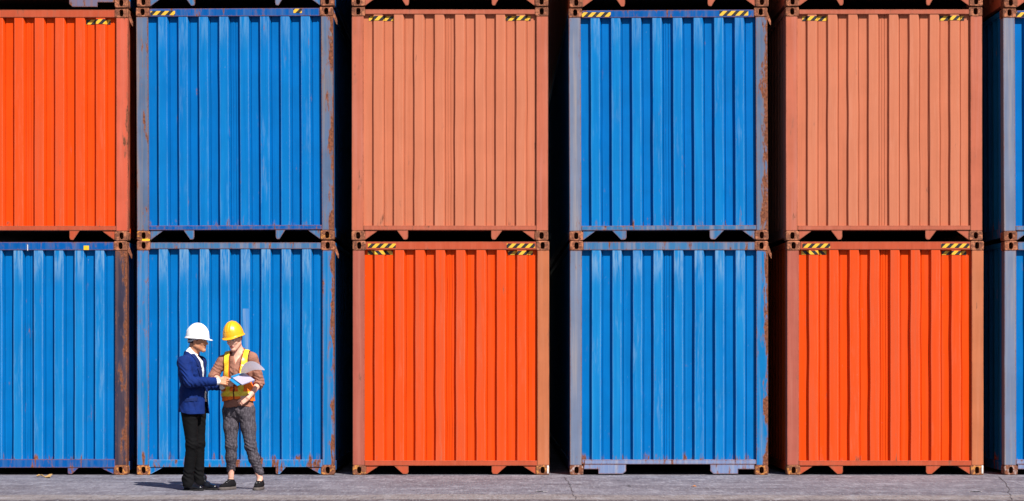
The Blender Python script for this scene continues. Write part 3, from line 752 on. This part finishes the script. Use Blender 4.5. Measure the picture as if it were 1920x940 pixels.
# ---------------- the man in the blue jacket
def build_man():
    y0 = -.110*D; sc = S*D/(D+y0)
    o = W(366, 664, y0); ob = np.array((o.x, y0, 0.0))
    yaw = R(-22); fr = Frame(ob, ((math.cos(yaw), math.sin(yaw), 0), (-math.sin(yaw), math.cos(yaw), 0), (0, 0, 1)))
    B = fr.B
    def w(px, py, dy=0.0): return np.array(W(px, py, y0+dy))
    hy = R(-10)
    hf = Frame(w(371, 635.5), ((math.cos(hy), math.sin(hy), -.05), (-math.sin(hy), math.cos(hy), 0), (.05, 0, 1)))
    lo, hi = (ob[0]-.30, y0-.42, -.01), (ob[0]+.48, y0+.36, 1.90)
    E = Field(lo, hi, .004)
    # body
    bd = E.copy()
    head_prims(bd, hf)
    bd.cone(hf(-.030, 0, -.07), fr(-.045, 0, 1.44), .055, .068, .03)
    for r_ in (-1, 1): bd.cone(fr(-.05, 0, 1.43), fr(-.04, r_*.16, 1.39), .04, .04, .03)
    bd.ell(fr(-.035, 0, 1.27), (.095, .15, .20), B, .03); bd.ell(fr(-.02, 0, 1.02), (.09, .135, .20), B, .03)
    shR, shL = fr(-.048, -.172, 1.402), fr(-.035, .172, 1.402)
    elR, elL = w(355, 717, -.24), w(372, 722, .10)
    wrR, wrL = w(409, 715.5, -.12), w(418, 724.5, .02)
    hipR, hipL = fr(-.025, -.092, .90), fr(-.02, .092, .90)
    knR, knL = w(360, 834, -.10), w(373, 831, .07)
    anR, anL = w(352, 899, -.07), w(373, 895, .07)
    for a, b, c in ((shR, elR, wrR), (shL, elL, wrL)): bd.chain((a, b, c), (.045, .036, .026), .02)
    for a, b, c in ((hipR, knR, anR), (hipL, knL, anL)): bd.chain((a, b, c), (.07, .045, .034), .03)
    hand(bd, wrR+np.array((-.004, 0, .002)), (1, .12, -.04), (.1, .3, 1), (-.1, -1, .25), {'curl': (.55, .75, .45), 'thumb': ((.8, .5, .15), (1, .1, .35), (1, -.15, .4))})
    hand(bd, wrL, (1, -.1, .12), (.2, -1, -.1), (0, -.2, -1), {'curl': (.35, .5, .4), 'thumb': ((.8, .5, .15), (1, .1, .35), (1, 0, .4))})
    man = field_obj('person', bd, [P['skin_m'], P['lip_m'], P['brow'], P['eye'], P['eyewhite']], None, face_pick(hf))
    man['label'] = 'person in blue suit jacket and white hard hat, side on, holding out a clipboard'
    man['category'] = 'person'
    # trousers
    t = E.copy()
    t.ell(fr(-.02, 0, .92), (.110, .150, .13), B, .03)
    for h_, kn, an in ((hipR, knR, anR), (hipL, knL, anL)):
        t.chain((h_, kn, an), (.096, .065, .057), .035)
        t.cone(an, an+np.array((.012, -.01, -.055)), .064, .066, .02)
    t.cut((0, 0, 1.00), (0, 0, 1)); t.cut((0, 0, .045), (0, 0, -1))
    fd = [(knR, .10, (.35, .1, 1), .055, .0035), (knL, .10, (.35, .1, 1), .06, .0035), (anR+(0, 0, .03), .10, (.45, 0, 1), .06, .005), (anL+(0, 0, .03), .10, (.45, 0, 1), .06, .005),
          (fr(.05, 0, .84), .14, (.7, 0, 1), .07, .005)]
    field_obj('trousers', t, P['trousers'], man, folds=fd)
    # belt
    t = E.copy(); t.ell(fr(-.018, 0, .985), (.126, .168, .2), B, 0); t.cut(fr(0, 0, 1.005), (0, 0, 1)); t.cut(fr(0, 0, .97), (0, 0, -1))
    bl = field_obj('belt', t, P['belt'], man)
    bm = bmesh.new(); add_box(bm, -.004, .004, -.022, .022, -.016, .016, .003); bk = bm_obj('buckle', bm, P['buckle'], bl); bk.matrix_local = Matrix.Translation(Vector(fr(.111, .035, .987))) @ Matrix.Rotation(yaw, 4, 'Z')
    # shirt
    def torso(Fd, g):
        Fd.cone(fr(-.05, -.13, 1.395), fr(-.045, .13, 1.395), .066+g, .066+g, .04, (B[0], 1.1))
        Fd.cone(fr(-.056, 0, 1.49), fr(-.05, 0, 1.40), .062+g, .105+g, .05)
        Fd.ell(fr(-.042, 0, 1.29), (.118+g, .175+g, .19), B, .04)
        Fd.ell(fr(-.022, 0, 1.08), (.112+g, .158+g, .21), B, .05)
        Fd.cone(fr(-.02, 0, 1.05), fr(-.016, 0, .80), .120+g, .150+g, .05, (B[1], 1.28))
        return Fd
    s_ = torso(E.copy(), 0.0); s_.cut((0, 0, .99), (0, 0, -1)); s_.cut((0, 0, 1.485), (0, 0, 1))
    for el, wr in ((elR, wrR), (elL, wrL)):
        d = (wr-el)/np.linalg.norm(wr-el); s_.cone(wr-d*.10, wr-d*.006, .038, .037, 0)
    for el, wr in ((elR, wrR), (elL, wrL)):
        d = (wr-el)/np.linalg.norm(wr-el)
    field_obj('shirt', s_, P['shirt_m'], man, folds=[(fr(.09, .04, 1.2), .3, (.3, .2, 1), .09, .003)])
    collar_obj(fr(-.050, 0, 1.478), hf(-.032, 0, -.106), .069, .061, .0035, .045, P['shirt_m'], man, fr.B[0]+fr.B[1]*.1, .22)
    bs = bmesh.new()
    for zz in (1.40, 1.34):
        m4 = Matrix.Translation(Vector(fr(.062 if zz > 1.37 else .080, .012, zz)))
        bmesh.ops.create_icosphere(bs, subdivisions=1, radius=.006, matrix=m4)
    bm_obj('button', bs, P['button'], man)
    # jacket, open at the front
    j = torso(E.copy(), .016)
    for a, b, c in ((shR, elR, wrR), (shL, elL, wrL)):
        d = (c-b)/np.linalg.norm(c-b)
        sl = E.copy(); sl.chain((a, b, c-d*.030), (.074, .060, .048), .02); sl.cut(c-d*.022, d)
        A = j.F; Bq = sl.F; k = .025; q = np.maximum(k-np.abs(A-Bq), 0)/k; j.F = (np.minimum(A, Bq)-q*q*k*.25).astype(np.float32)
        j.cut(c-d*.022, d) if False else None
    fa, la, za = j.local(fr)
    hem = .838+.02*np.maximum(0, np.minimum(1, (.03-fa)/.1)); j.F = np.maximum(j.F, hem-za).astype(np.float32)
    wv = np.interp(j.ax[2], (.80, .95, 1.06, 1.16, 1.40, 1.52), (.075, .042, .030, .026, .066, .078)).astype(np.float32)[None, None, :]
    arms = E.copy()
    for a, b, c in ((shR, elR, wrR), (shL, elL, wrL)): arms.chain((b, c), (.066, .052), .0)
    vcut = np.maximum(np.maximum(np.abs(la-.030)-wv, -(fa-.01)), -(arms.F-.003)*1.0)
    j.F = np.maximum(j.F, -vcut).astype(np.float32)
    inner = torso(E.copy(), .006); inner.F = np.maximum(inner.F, -(arms.F)).astype(np.float32)
    j.F = np.maximum(j.F, -np.maximum(inner.F, za-1.50)).astype(np.float32)
    j.F = np.maximum(j.F, -(np.maximum(np.sqrt((fa+.050)**2+la**2)-.069, 1.455-za))).astype(np.float32)
    j.F = np.maximum(j.F, za-(1.530-.38*(fa+.05))).astype(np.float32)
    fo = [((shR+elR)/2, .14, (.5, -.2, 1), .05, .0032), (elR, .12, (.8, 0, .7), .042, .005), ((elR+wrR)/2, .14, (1, 0, .5), .05, .003), (fr(.03, -.12, .98), .16, (.8, 0, .5), .085, .004), (fr(-.1, -.08, 1.2), .2, (.5, 0, 1), .10, .003),
          ((elL+wrL)/2, .12, (1, 0, .3), .05, .004)]
    jk = field_obj('suit_jacket', j, P['jacket'], man, folds=fo)
    # lapels: turned back strips along the opening
    lp = torso(E.copy(), .026); lc = torso(E.copy(), .017)
    fa, la, za = lp.local(fr); aw = np.abs(la-.030)
    wid = np.interp(lp.ax[2], (1.06, 1.10, 1.33, 1.335, 1.36, 1.365, 1.52), (.002, .012, .062, .062, .036, .054, .046)).astype(np.float32)[None, None, :]
    lp.F = np.maximum.reduce([lp.F, -lc.F, wv-aw-.002, aw-(wv+wid), 1.06-za, za-1.50, .0-fa, -(arms.F-.016)]).astype(np.float32)
    field_obj('lapel', lp, P['jacket_d'], jk)
    pk = torso(E.copy(), .021); fa, la, za = pk.local(fr)       # pocket flap on the near side
    pk.F = np.maximum.reduce([pk.F, -torso(E.copy(), .012).F, np.abs(fa-.035)-.060, np.abs(za-.995-.1*(fa-.035))-.020, la+.03, -(arms.F-.004)]).astype(np.float32)
    if (pk.F < 0).any(): field_obj('pocket_flap', pk, P['jacket_d'], jk)
    # cuff bands
    for el, wr in ((elR, wrR), (elL, wrL)):
        d = (wr-el)/np.linalg.norm(wr-el)
        c = E.copy(); c.cone(wr-d*.06, wr+d*.03, .040, .039, 0); c.cut(wr+d*.006, d); c.cut(wr-d*.045, -d)
        field_obj('shirt_cuff', c, P['shirt_m'], man)
    # hair, helmet, strap
    hr = E.copy(); hr.ell(hf(-.010, 0, .018), (.104, .083, .110), hf.B, .0); hr.ell(hf(-.052, 0, -.05), (.052, .066, .055), hf.B, .03)
    fa, la, za = hr.local(hf)
    hr.F = np.maximum.reduce([hr.F, np.where(za > .022, fa-.080, np.where(za > -.052, fa-.030+.45*np.maximum(0, .0-za), 1)), -.098-za,
                              np.where((za < -.008) & (fa > -.030), np.where((fa > .012) & (za > -.045), -1, 1), -1)]).astype(np.float32)
    field_obj('hair', hr, P['hair_m'], man)
    hm = helmet(hf, P['helmet_m'], man, .004, .113)
    st = E.copy(); st.ell(hf(-.010, 0, .005), (.110, .089, .115), hf.B, 0); fa, la, za = st.local(hf)
    cz = .006-.034*np.clip((.035-fa)/.1, 0, 1)
    st.F = np.maximum.reduce([st.F, np.abs(za-cz)-.011, fa-.045]).astype(np.float32)
    field_obj('helmet_strap', st, P['strap'], hm)
    # shoes
    for an, toe, heel in ((anR, w(376, 917.5, -.14), w(345, 917.5, -.0)), (anL, w(400.5, 915.5, .0), w(370, 913.5, .11))):
        s = Field((min(toe[0], heel[0])-.12, min(toe[1], heel[1])-.12, -.02), (max(toe[0], heel[0])+.12, max(toe[1], heel[1])+.12, .22), .0035)
        A, T = np.array((heel[0], heel[1], .0)), np.array((toe[0], toe[1], 0.))
        d = (T-A)/np.linalg.norm(T-A); T = A+d*.285; z = np.array((0, 0, 1.)); side = np.cross(z, d)
        s.cone(A+d*.045+z*.050, A+d*.13+z*.052, .040, .044, .02); s.cone(A+d*.13+z*.046, A+d*.235+z*.032, .044, .036, .03, (z, .75))
        s.cone(A+d*.055+z*.06, A+d*.075+z*.13, .042, .046, .03)
        s.cut((0, 0, .018), -z); u = s.copy()
        so = s.copy(); so.F[:] = .5
        so.cone(A+d*.045, A+d*.19, .041, .047, .0); so.cone(A+d*.19, A+d*.245, .047, .036, .02); so.cut((0, 0, .020), z); so.cut((0, 0, .001), -z)
        sh = field_obj('shoe', u, P['leather'], man); field_obj('sole', so, P['sole'], sh)
    return man

# ---------------- the woman in the vest
def build_woman():
    y0 = -.106*D
    o = W(447, 664, y0); ob = np.array((o.x, y0, 0.0))
    yaw = R(-90-13); fr = Frame(ob, ((math.cos(yaw), math.sin(yaw), 0), (-math.sin(yaw), math.cos(yaw), 0), (0, 0, 1)))
    B = fr.B
    def w(px, py, dy=0.0): return np.array(W(px, py, y0+dy))
    f = np.array((-.33, -.87, -.30)); f /= np.linalg.norm(f); l = np.cross((0, 0, 1), f); l /= np.linalg.norm(l)
    roll = .10; u = np.cross(f, l); l, u = l*math.cos(roll)+u*math.sin(roll), u*math.cos(roll)-l*math.sin(roll)
    hf = Frame(w(438, 632, -.05), (f, l, u))
    lo, hi = (ob[0]-.38, y0-.42, -.01), (ob[0]+.36, y0+.30, 1.92)
    E = Field(lo, hi, .004)
    shR, shL = fr(-.02, -.165, 1.405), fr(-.01, .165, 1.425)
    shR, shL = w(417.5, 677, -.0), w(473, 671.5, -.02)
    elR, elL = w(399.5, 706, -.02), w(487, 718, .03)
    wrR, wrL = w(419, 717, -.16), w(465, 746, -.15)
    hipR, hipL = fr(0, -.088, .86), fr(0, .095, .86)
    knR, knL = w(433.5, 836, -.03), w(470, 838, -.06)
    anR, anL = w(433, 893, .02), w(487, 896, -.03)
    bd = E.copy(); head_prims(bd, hf, True)
    nb = w(447.5, 662, .025)
    bd.cone(hf(-.03, 0, -.06), nb, .048, .056, .03); bd.cone(nb, fr(.01, 0, 1.36), .056, .075, .04)
    for sh in (shR, shL): bd.cone(nb, sh, .045, .042, .03)
    bd.ell(fr(0, 0, 1.27), (.085, .135, .20), B, .03); bd.ell(fr(0, 0, 1.0), (.085, .135, .20), B, .03)
    for a, b, c in ((shR, elR, wrR), (shL, elL, wrL)): bd.chain((a, b, c), (.042, .039, .026), .02)
    for a, b, c in ((hipR, knR, anR), (hipL, knL, anL)): bd.chain((a, b, c), (.07, .040, .033), .03)
    fR, fL = w(421, 913, -.10), w(482, 913, -.15)
    for a, tip in ((anR, fR), (anL, fL)): bd.cone((a[0], a[1], .10), (a[0]*.5+tip[0]*.5, a[1]*.5+tip[1]*.5, .05), .032, .022, .02)
    hand(bd, wrR, (1, -.25, -.12), (.1, -.2, 1), (.1, -1, -.2), {'curl': (.45, .6, .4), 'thumb': ((.8, .5, .15), (1, .1, .3), (1, 0, .3))}, .92)
    hand(bd, wrL, (-.82, -.12, -.50), (-.4, -.3, .8), (-.25, -1, .1), {'curl': (.35, .55, .4), 'thumb': ((.8, .6, .1), (1, .3, .2), (1, .1, .3))}, .92)
    wo = field_obj('person', bd, [P['skin_w'], P['lip_w'], P['brow'], P['eye'], P['eyewhite']], None, face_pick(hf))
    wo['label'] = 'person in orange and yellow safety vest and yellow hard hat, looking down at the clipboard'
    wo['category'] = 'person'
    # jeans
    t = E.copy(); t.ell(fr(.0, .004, .89), (.116, .172, .12), B, .03)
    t.cone(fr(0, 0, .98), fr(0, 0, .90), .098, .112, .03, (B[1], 1.32))
    for h_, kn, an in ((hipR, knR, anR), (hipL, knL, anL)):
        t.chain((h_, (h_*.55+kn*.45), kn), (.097, .080, .063), .035); t.cone(kn, kn+(an-kn)*.38, .063, .060, .03); t.cone(kn+(an-kn)*.38, an+(0, 0, .06), .060, .047, .03)
    t.cut((0, 0, .985), (0, 0, 1))
    x_, y_ = t.ax[0][:, None, None], t.ax[1][None, :, None]; z_ = t.ax[2][None, None, :]
    hemz = np.where(x_ < (knR[0]+knL[0])/2, .205+.02*np.sin(x_*60), .155+.018*np.sin(x_*70))+.004*np.sin(x_*400)+.004*np.sin(y_*300)
    t.F = np.maximum(t.F, hemz-z_).astype(np.float32)
    fd = [(knR, .09, (.2, 0, 1), .045, .003), (knL, .11, (.35, 0, 1), .045, .004), (anR+(0, 0, .12), .09, (.3, 0, 1), .045, .002), (anL+(0, 0, .14), .10, (.2, 0, 1), .04, .0025), (fr(.1, 0, .86), .12, (.6, 0, 1), .07, .005)]
    field_obj('jeans', t, P['jeans'], wo, folds=fd)
    # shirt
    def torso(Fd, g):
        Fd.cone(shR+(.015, .0, -.012), shL+(-.015, .0, -.012), .060+g, .060+g, .03)
        Fd.cone(nb+(0, .01, .0), fr(0, 0, 1.40), .060+g, .10+g, .05)
        for q_ in (shR, shL): Fd.cone(nb+np.array((0, 0, -.03)), nb*.35+q_*.65+np.array((0, 0, .004)), .058+g, .058+g, .03)
        Fd.ell(fr(.006, 0, 1.28), (.116+g, .155+g, .18), B, .04); Fd.cone(fr(.055, -.065, 1.285), fr(.055, .065, 1.285), .066+g, .066+g, .04)
        Fd.ell(fr(.004, .0, 1.06), (.112+g, .152+g, .20), B, .05)
        Fd.cone(fr(.004, .0, 1.02), fr(.004, .004, .90), .116+g, .130+g, .04, (B[1], 1.36))
        return Fd
    s_ = torso(E.copy(), 0.0)
    fa, la, za = s_.local(fr)
    s_.F = np.maximum(s_.F, (.915+.012*np.sin(la*22))-za).astype(np.float32)
    for a, b, c, cutp in ((shR, elR, wrR, .22), (shL, elL, wrL, .10)):
        d = (c-b)/np.linalg.norm(c-b); e = b+d*(.02 if cutp == .22 else .015)
        fo_ = E.copy(); fo_.cone(b, c, .054, .050, .02); fo_.F = np.maximum(fo_.F, sl_cut(fo_, e+d*.04, d)).astype(np.float32)
        sl = E.copy(); sl.cone(a, b, .064, .055, .02); sl.F = np.minimum(sl.F, fo_.F)
        A, q2 = s_.F, sl.F; k = .025; q = np.maximum(k-np.abs(A-q2), 0)/k; s_.F = (np.minimum(A, q2)-q*q*k*.25).astype(np.float32)
        up = (b-a)/np.linalg.norm(b-a)
        roll_ = E.copy(); roll_.cone(e, e+d*.044, .058, .058, 0); roll_.F = np.maximum(roll_.F, sl_cut(roll_, e+d*.044, d)); roll_.F = np.maximum(roll_.F, -sl_cut(roll_, e+d*.008, d)).astype(np.float32)
        s_.F = np.minimum(s_.F, roll_.F)
    # open neck
    s_.F = np.maximum(s_.F, -np.maximum.reduce([np.abs(la)-np.clip((za-1.385)*.50, 0, .07), .02-fa, 1.385-za])).astype(np.float32)
    fo = [((shR+elR)/2, .10, (.4, 0, 1), .045, .003), ((shL+elL)/2, .12, (.3, 0, 1), .06, .0028), (elL, .1, (.3, 0, 1), .035, .004), (fr(.1, 0, 1.25), .16, (.5, 0, 1), .08, .004), (fr(.1, 0, .96), .15, (.4, 0, 1), .05, .005)]
    sh = field_obj('shirt', s_, P['shirt_w'], wo, folds=fo)
    collar_obj(nb+np.array((0, .015, -.005)), nb+np.array((-.004, .01, .050)), .074, .064, .005, .05, P['shirt_w'], wo, fr.B[0], .42)
    pl = torso(E.copy(), .004); fa, la, za = pl.local(fr)
    pl.F = np.maximum.reduce([pl.F, -torso(E.copy(), -.004).F, np.abs(la+.002)-.014, 1.0-za, za-1.35, .02-fa]).astype(np.float32)
    field_obj('placket', pl, P['shirt_w'], sh)
    # vest: shoulder straps in front and behind, closed round the waist
    v = torso(E.copy(), .017); v.ell(fr(.012, -.005, 1.085), (.140, .184, .15), B, .03)
    fa, la, za = v.local(fr)
    zc = (1.02, 1.14, 1.17, 1.22, 1.30, 1.40, 1.50, 1.56)
    inn = np.interp(v.ax[2], zc, (0, 0, .010, .040, .050, .058, .066, .07)).astype(np.float32)[None, None, :]
    out = np.interp(v.ax[2], zc, (.3, .3, .3, .160, .140, .138, .142, .142)).astype(np.float32)[None, None, :]
    front = fa > 0.0
    v.F = np.maximum.reduce([v.F, np.where(front, inn-np.abs(la), -1), np.where(za > 1.17, np.abs(la)-out, -1), (.985+.012*np.sin(la*16+1))-za, za-1.60,
                             np.where(front, -1, .04-np.abs(la)-(1.44-za)*4)]).astype(np.float32)
    v.F = np.maximum(v.F, -(torso(E.copy(), .006).F)).astype(np.float32)
    nk = np.sqrt((fa-.0)**2+la**2)-.072
    v.F = np.maximum(v.F, -np.maximum(nk, 1.43-za)).astype(np.float32)
    def vpick(Pc):
        a, b, c = fr.loc(Pc); ab = np.abs(b); r = np.zeros(len(Pc))
        inn_ = np.interp(c, zc, (0, 0, .010, .040, .050, .058, .066, .07)); out_ = np.interp(c, zc, (.3, .3, .3, .160, .140, .138, .142, .142))
        up = c > 1.13
        mid = (inn_+np.minimum(out_, .142))/2
        r[up & (np.abs(ab-mid-.002) < .027)] = 1
        r[(~up) & (c < 1.085) & (c > 1.030)] = 1
        r[(~up) & (np.abs(ab-.075) < .028) & (c > 1.03) & (c < 1.14)] = 1
        r[(a > 0) & (c > 1.165) & (ab < inn_+.010)] = 2
        r[(c > 1.19) & (ab > out_-.009)] = 2
        r[(a > 0) & (c <= 1.165) & (ab < .007)] = 2
        return r
    fo = [(fr(.13, .05, 1.08), .12, (.6, .2, 1), .07, .007), (fr(.13, -.1, 1.06), .12, (-.4, .2, 1), .06, .007), (fr(.1, .1, 1.3), .12, (.3, 0, 1), .09, .003)]
    field_obj('safety_vest', v, [P['orange_v'], P['yellow_v'], P['trim']], wo, pick=vpick, folds=fo)
    # hair, helmet
    hr = E.copy(); hr.ell(hf(-.012, 0, .012), (.102, .079, .108), hf.B, .0); hr.ell(hf(-.07, 0, -.03), (.045, .055, .055), hf.B, .03)
    fa, la, za = hr.local(hf)
    hr.F = np.maximum.reduce([hr.F, np.where(za > .03, fa-.075, np.where(za > -.02, fa-.022, fa+.02)), -.095-za]).astype(np.float32)
    field_obj('hair', hr, P['hair_w'], wo)
    a_ = .11; helmet(Frame(hf.o+u*.004, (f*math.cos(a_)+u*math.sin(a_), l, u*math.cos(a_)-f*math.sin(a_))), P['helmet_w'], wo, .004, .104)
    # sneakers
    for an, toe, heel in ((anR, w(417, 914, -.13), w(440, 908, .05)), (anL, w(481, 917, -.17), w(490, 908, .05))):
        s = Field((min(toe[0], heel[0])-.14, min(toe[1], heel[1])-.14, -.02), (max(toe[0], heel[0])+.14, max(toe[1], heel[1])+.14, .20), .0035)
        A, T = np.array((heel[0], heel[1], .0)), np.array((toe[0], toe[1], 0.))
        d = (T-A)/np.linalg.norm(T-A); z = np.array((0, 0, 1.)); side = np.cross(z, d)
        s.cone(A+d*.04+z*.055, A+d*.12+z*.055, .038, .042, .02); s.cone(A+d*.12+z*.052, A+d*.215+z*.036, .042, .034, .03, (z, .8))
        s.cone(A+d*.05+z*.06, A+d*.065+z*.095, .040, .040, .03); s.cut((0, 0, .026), -z)
        s.cut(A+d*.06+z*.112, z*.9-d*.1)
        so = s.copy(); so.F[:] = .5
        so.cone(A+d*.04+z*.015, A+d*.17+z*.012, .046, .050, .0); so.cone(A+d*.17+z*.012, A+d*.22+z*.012, .050, .040, .02); so.cut((0, 0, .032), z); so.cut((0, 0, .001), -z)
        sh = field_obj('shoe', s, P['knit'], wo); field_obj('sole', so, P['rubber'], sh)
        la_ = Field(s.lo, s.lo+s.n*s.h, .003)
        for q, hh in ((.105, .101), (.130, .091), (.155, .080)):
            la_.cone(A+d*q+side*.018+z*hh, A+d*(q+.012)-side*.018+z*(hh-.004), .0045, .0045, 0)
        field_obj('laces', la_, P['lace'], sh)
    return wo
def sl_cut(F, p, n):
    _, x, y, z = F.grid(); return (x-p[0])*n[0]+(y-p[1])*n[1]+(z-p[2])*n[2]

# ---------------- the clipboard between them
def build_clipboard():
    y0 = -.1105*D
    root = bpy.data.objects.new('clipboard', None); link(root)
    A, Bp = W(435, 708.5, y0-.09), W(459.5, 699.5, y0-.01); Dp = W(452, 722, y0-.24)
    root.location = A
    root['label'] = 'blue clipboard with white papers, top page curling over, held between the two people'; root['category'] = 'clipboard'
    ex = (Bp-A); Lx = ex.length; ex.normalize(); ey = (Dp-A); ey -= ex*ey.dot(ex); Ly = ey.length; ey.normalize(); ez = ex.cross(ey)
    if ez.y > 0: ez = -ez
    ez.normalize()
    def q(a, b, c): return (ex*a+ey*b+ez*c)
    def slab(name, a0, a1, b0, b1, c0, c1, mat, par, sag=0.0, nb=10):
        vs, fs = [], []
        for c in (c0, c1):
            for i in range(nb+1):
                t = i/nb; cc = c+sag*t*t
                vs += [q(a0, b0+(b1-b0)*t, cc), q(a1, b0+(b1-b0)*t, cc)]
        m = 2*(nb+1)
        for i in range(nb):
            a = 2*i; fs += [(a, a+1, a+3, a+2), (m+a, m+a+2, m+a+3, m+a+1), (a, a+2, m+a+2, m+a), (a+1, m+a+1, m+a+3, a+3)]
        fs += [(0, m, m+1, 1), (m-2, m-1, 2*m-1, 2*m-2)]
        return mesh_obj(name, vs, fs, mat, par)
    slab('board', -.036, Lx+.004, -.012, Ly*.86, -.014, -.010, P['board'], root)
    slab('paper', .004, Lx, .006, Ly+.01, -.008, .002, P['pad'], root, .006)
    cl = slab('clip', -.004, Lx+.006, -.018, .010, -.010, .012, P['board'], root)
    bm = bmesh.new()
    n = 12
    bmesh.ops.create_cone(bm, segments=n, radius1=.007, radius2=.007, depth=.02, cap_ends=True, matrix=Matrix.Translation(q(Lx-.004, -.006, .012)) @ ex.to_track_quat('Z', 'Y').to_matrix().to_4x4())
    bm_obj('spring', bm, P['metal'], cl)
    # the flipped page: a curved sheet between its far and near edges
    def bez(p, t):
        p = [np.array(W(*c))-np.array(A) for c in p]
        while len(p) > 1: p = [a*(1-t)+b*t for a, b in zip(p, p[1:])]
        return p[0]
    far = [(452, 703, y0-.03), (449, 680, y0-.20), (470, 669, y0-.26), (484, 678, y0-.24), (496.5, 693.5, y0-.20)]
    near = [(462, 700.5, y0-.01), (466, 698, y0-.04), (471, 694, y0-.06), (480, 692, y0-.06), (495.5, 694.5, y0-.09)]
    vs, fs = [], []; nu, nv = 24, 8
    for i in range(nu+1):
        a, b = bez(far, i/nu), bez(near, i/nu)
        for j in range(nv+1): vs.append(a*(1-j/nv)+b*(j/nv))
    for i in range(nu):
        for j in range(nv):
            k = i*(nv+1)+j; fs.append((k, k+1, k+nv+2, k+nv+1))
    pg = mesh_obj('curled_page', vs, fs, P['thin'], root, True)
    return root

def thin_paper():
    t = NT('thin_white_paper'); tr = t.n('BsdfTranslucent'); tr.inputs[0].default_value = (*lin(214, 212, 226), 1)
    mx = t.n('MixShader'); mx.inputs[0].default_value = .55; t.done(lin(214, 212, 226), .8, .1)
    t.t.links.new(t.b.outputs[0], mx.inputs[1]); t.t.links.new(tr.outputs[0], mx.inputs[2])
    t.t.links.new(mx.outputs[0], t.t.nodes['Material Output'].inputs[0]); return t.m
P['thin'] = thin_paper()
build_man(); build_woman(); build_clipboard()

# ------------------------------------------------------------------ small things on the ground
def ground_patch(name, pts, wd, mat, rnd, z=.004):
    vs, fs = [], []
    for i, p in enumerate(pts):
        p = G(*p); q = G(*pts[min(i+1, len(pts)-1)]) if i+1 < len(pts) else G(*pts[i]); o = G(*pts[i-1]) if i else p
        t = (q-o); t.z = 0; t.normalize(); nrm = Vector((-t.y, t.x, 0))
        ww = wd*(rnd.uniform(.4, 1.2)) if 0 < i < len(pts)-1 else wd*.15
        vs += [p+nrm*ww+Vector((0, 0, z)), p-nrm*ww+Vector((0, 0, z))]
    for i in range(len(pts)-1): fs.append((2*i, 2*i+1, 2*i+3, 2*i+2))
    o = mesh_obj(name, vs, fs, mat); o['kind'] = 'structure'; return o
rnd = random.Random(5)
M['crack'] = plain('dark_crack_filling', lin(80, 74, 78), .95); M['mark'] = plain('worn_white_paint', lin(205, 202, 205), .8, .2, .2, 60)
for off in (0, 814.5):
    ck = [(1057, 894)]
    while ck[-1][1] < 938:
        x, y = ck[-1]; ck.append((x+rnd.uniform(-1.2, 2.6), y+rnd.uniform(.6, 1.9)))
    ground_patch('ground_crack', [(x+off, y) for x, y in ck], .005, M['crack'], rnd)
    ck = [(1064, 906)]
    while ck[-1][0] < 1086:
        x, y = ck[-1]; ck.append((x+rnd.uniform(1, 3), y+rnd.uniform(-1.0, 1.1)))
    ground_patch('ground_crack', [(x+off, y) for x, y in ck], .003, M['crack'], rnd)
    ground_patch('ground_marking', [(1006+off+1.3*k, 922.3+rnd.uniform(-.25, .25)) for k in range(15)], .045, M['mark'], rnd)
# the dry twig near the left edge
def twig():
    bm = bmesh.new(); a, b = G(69, 895), G(93, 896.5); n = 9
    prev = None
    for i in range(n):
        t = i/(n-1); c = a.lerp(b, t)+Vector((0, .03*math.sin(t*7), .016+.012*math.sin(t*5))); r = .010*(1-.3*t)+.004*math.sin(t*19)
        ring = [bm.verts.new(c+Vector((0, math.cos(k*math.pi/3)*r*1.6, math.sin(k*math.pi/3)*r))) for k in range(6)]
        if prev:
            for k in range(6): bm.faces.new((prev[k], prev[(k+1) % 6], ring[(k+1) % 6], ring[k]))
        else: bm.faces.new(ring)
        prev = ring
    bm.faces.new(prev[::-1])
    vs = [b+Vector(p) for p in ((-.03, -.02, .012), (.01, -.05, .02), (.03, .0, .05), (-.01, .03, .045), (-.05, .02, .02))]
    f = [bm.verts.new(v) for v in vs]+[bm.verts.new(v+Vector((.003, .006, -.008))) for v in vs]
    bm.faces.new(f[:5]); bm.faces.new(f[5:][::-1])
    for k in range(5): bm.faces.new((f[k], f[k+5], f[(k+1) % 5+5], f[(k+1) % 5]))
    o = bm_obj('dry_twig', bm, plain('straw_coloured_wood', lin(186, 150, 96), .8))
    o['label'] = 'straw coloured dry twig lying on the asphalt at the far left'; o['category'] = 'twig'
twig()
def leaf():
    c = G(1301, 913); vs = [c+Vector(p) for p in ((-.03, 0, .004), (-.008, -.03, .012), (.03, -.01, .006), (.012, .03, .018))]
    vs += [v+Vector((0, 0, -.003)) for v in vs]
    o = mesh_obj('dry_leaf', vs, [(0, 1, 2, 3), (7, 6, 5, 4), (0, 4, 5, 1), (1, 5, 6, 2), (2, 6, 7, 3), (3, 7, 4, 0)], plain('orange_brown_leaf', lin(176, 112, 58), .8))
    o['label'] = 'tiny orange brown leaf on the asphalt below the blue container with wide feet'; o['category'] = 'leaf'
leaf()
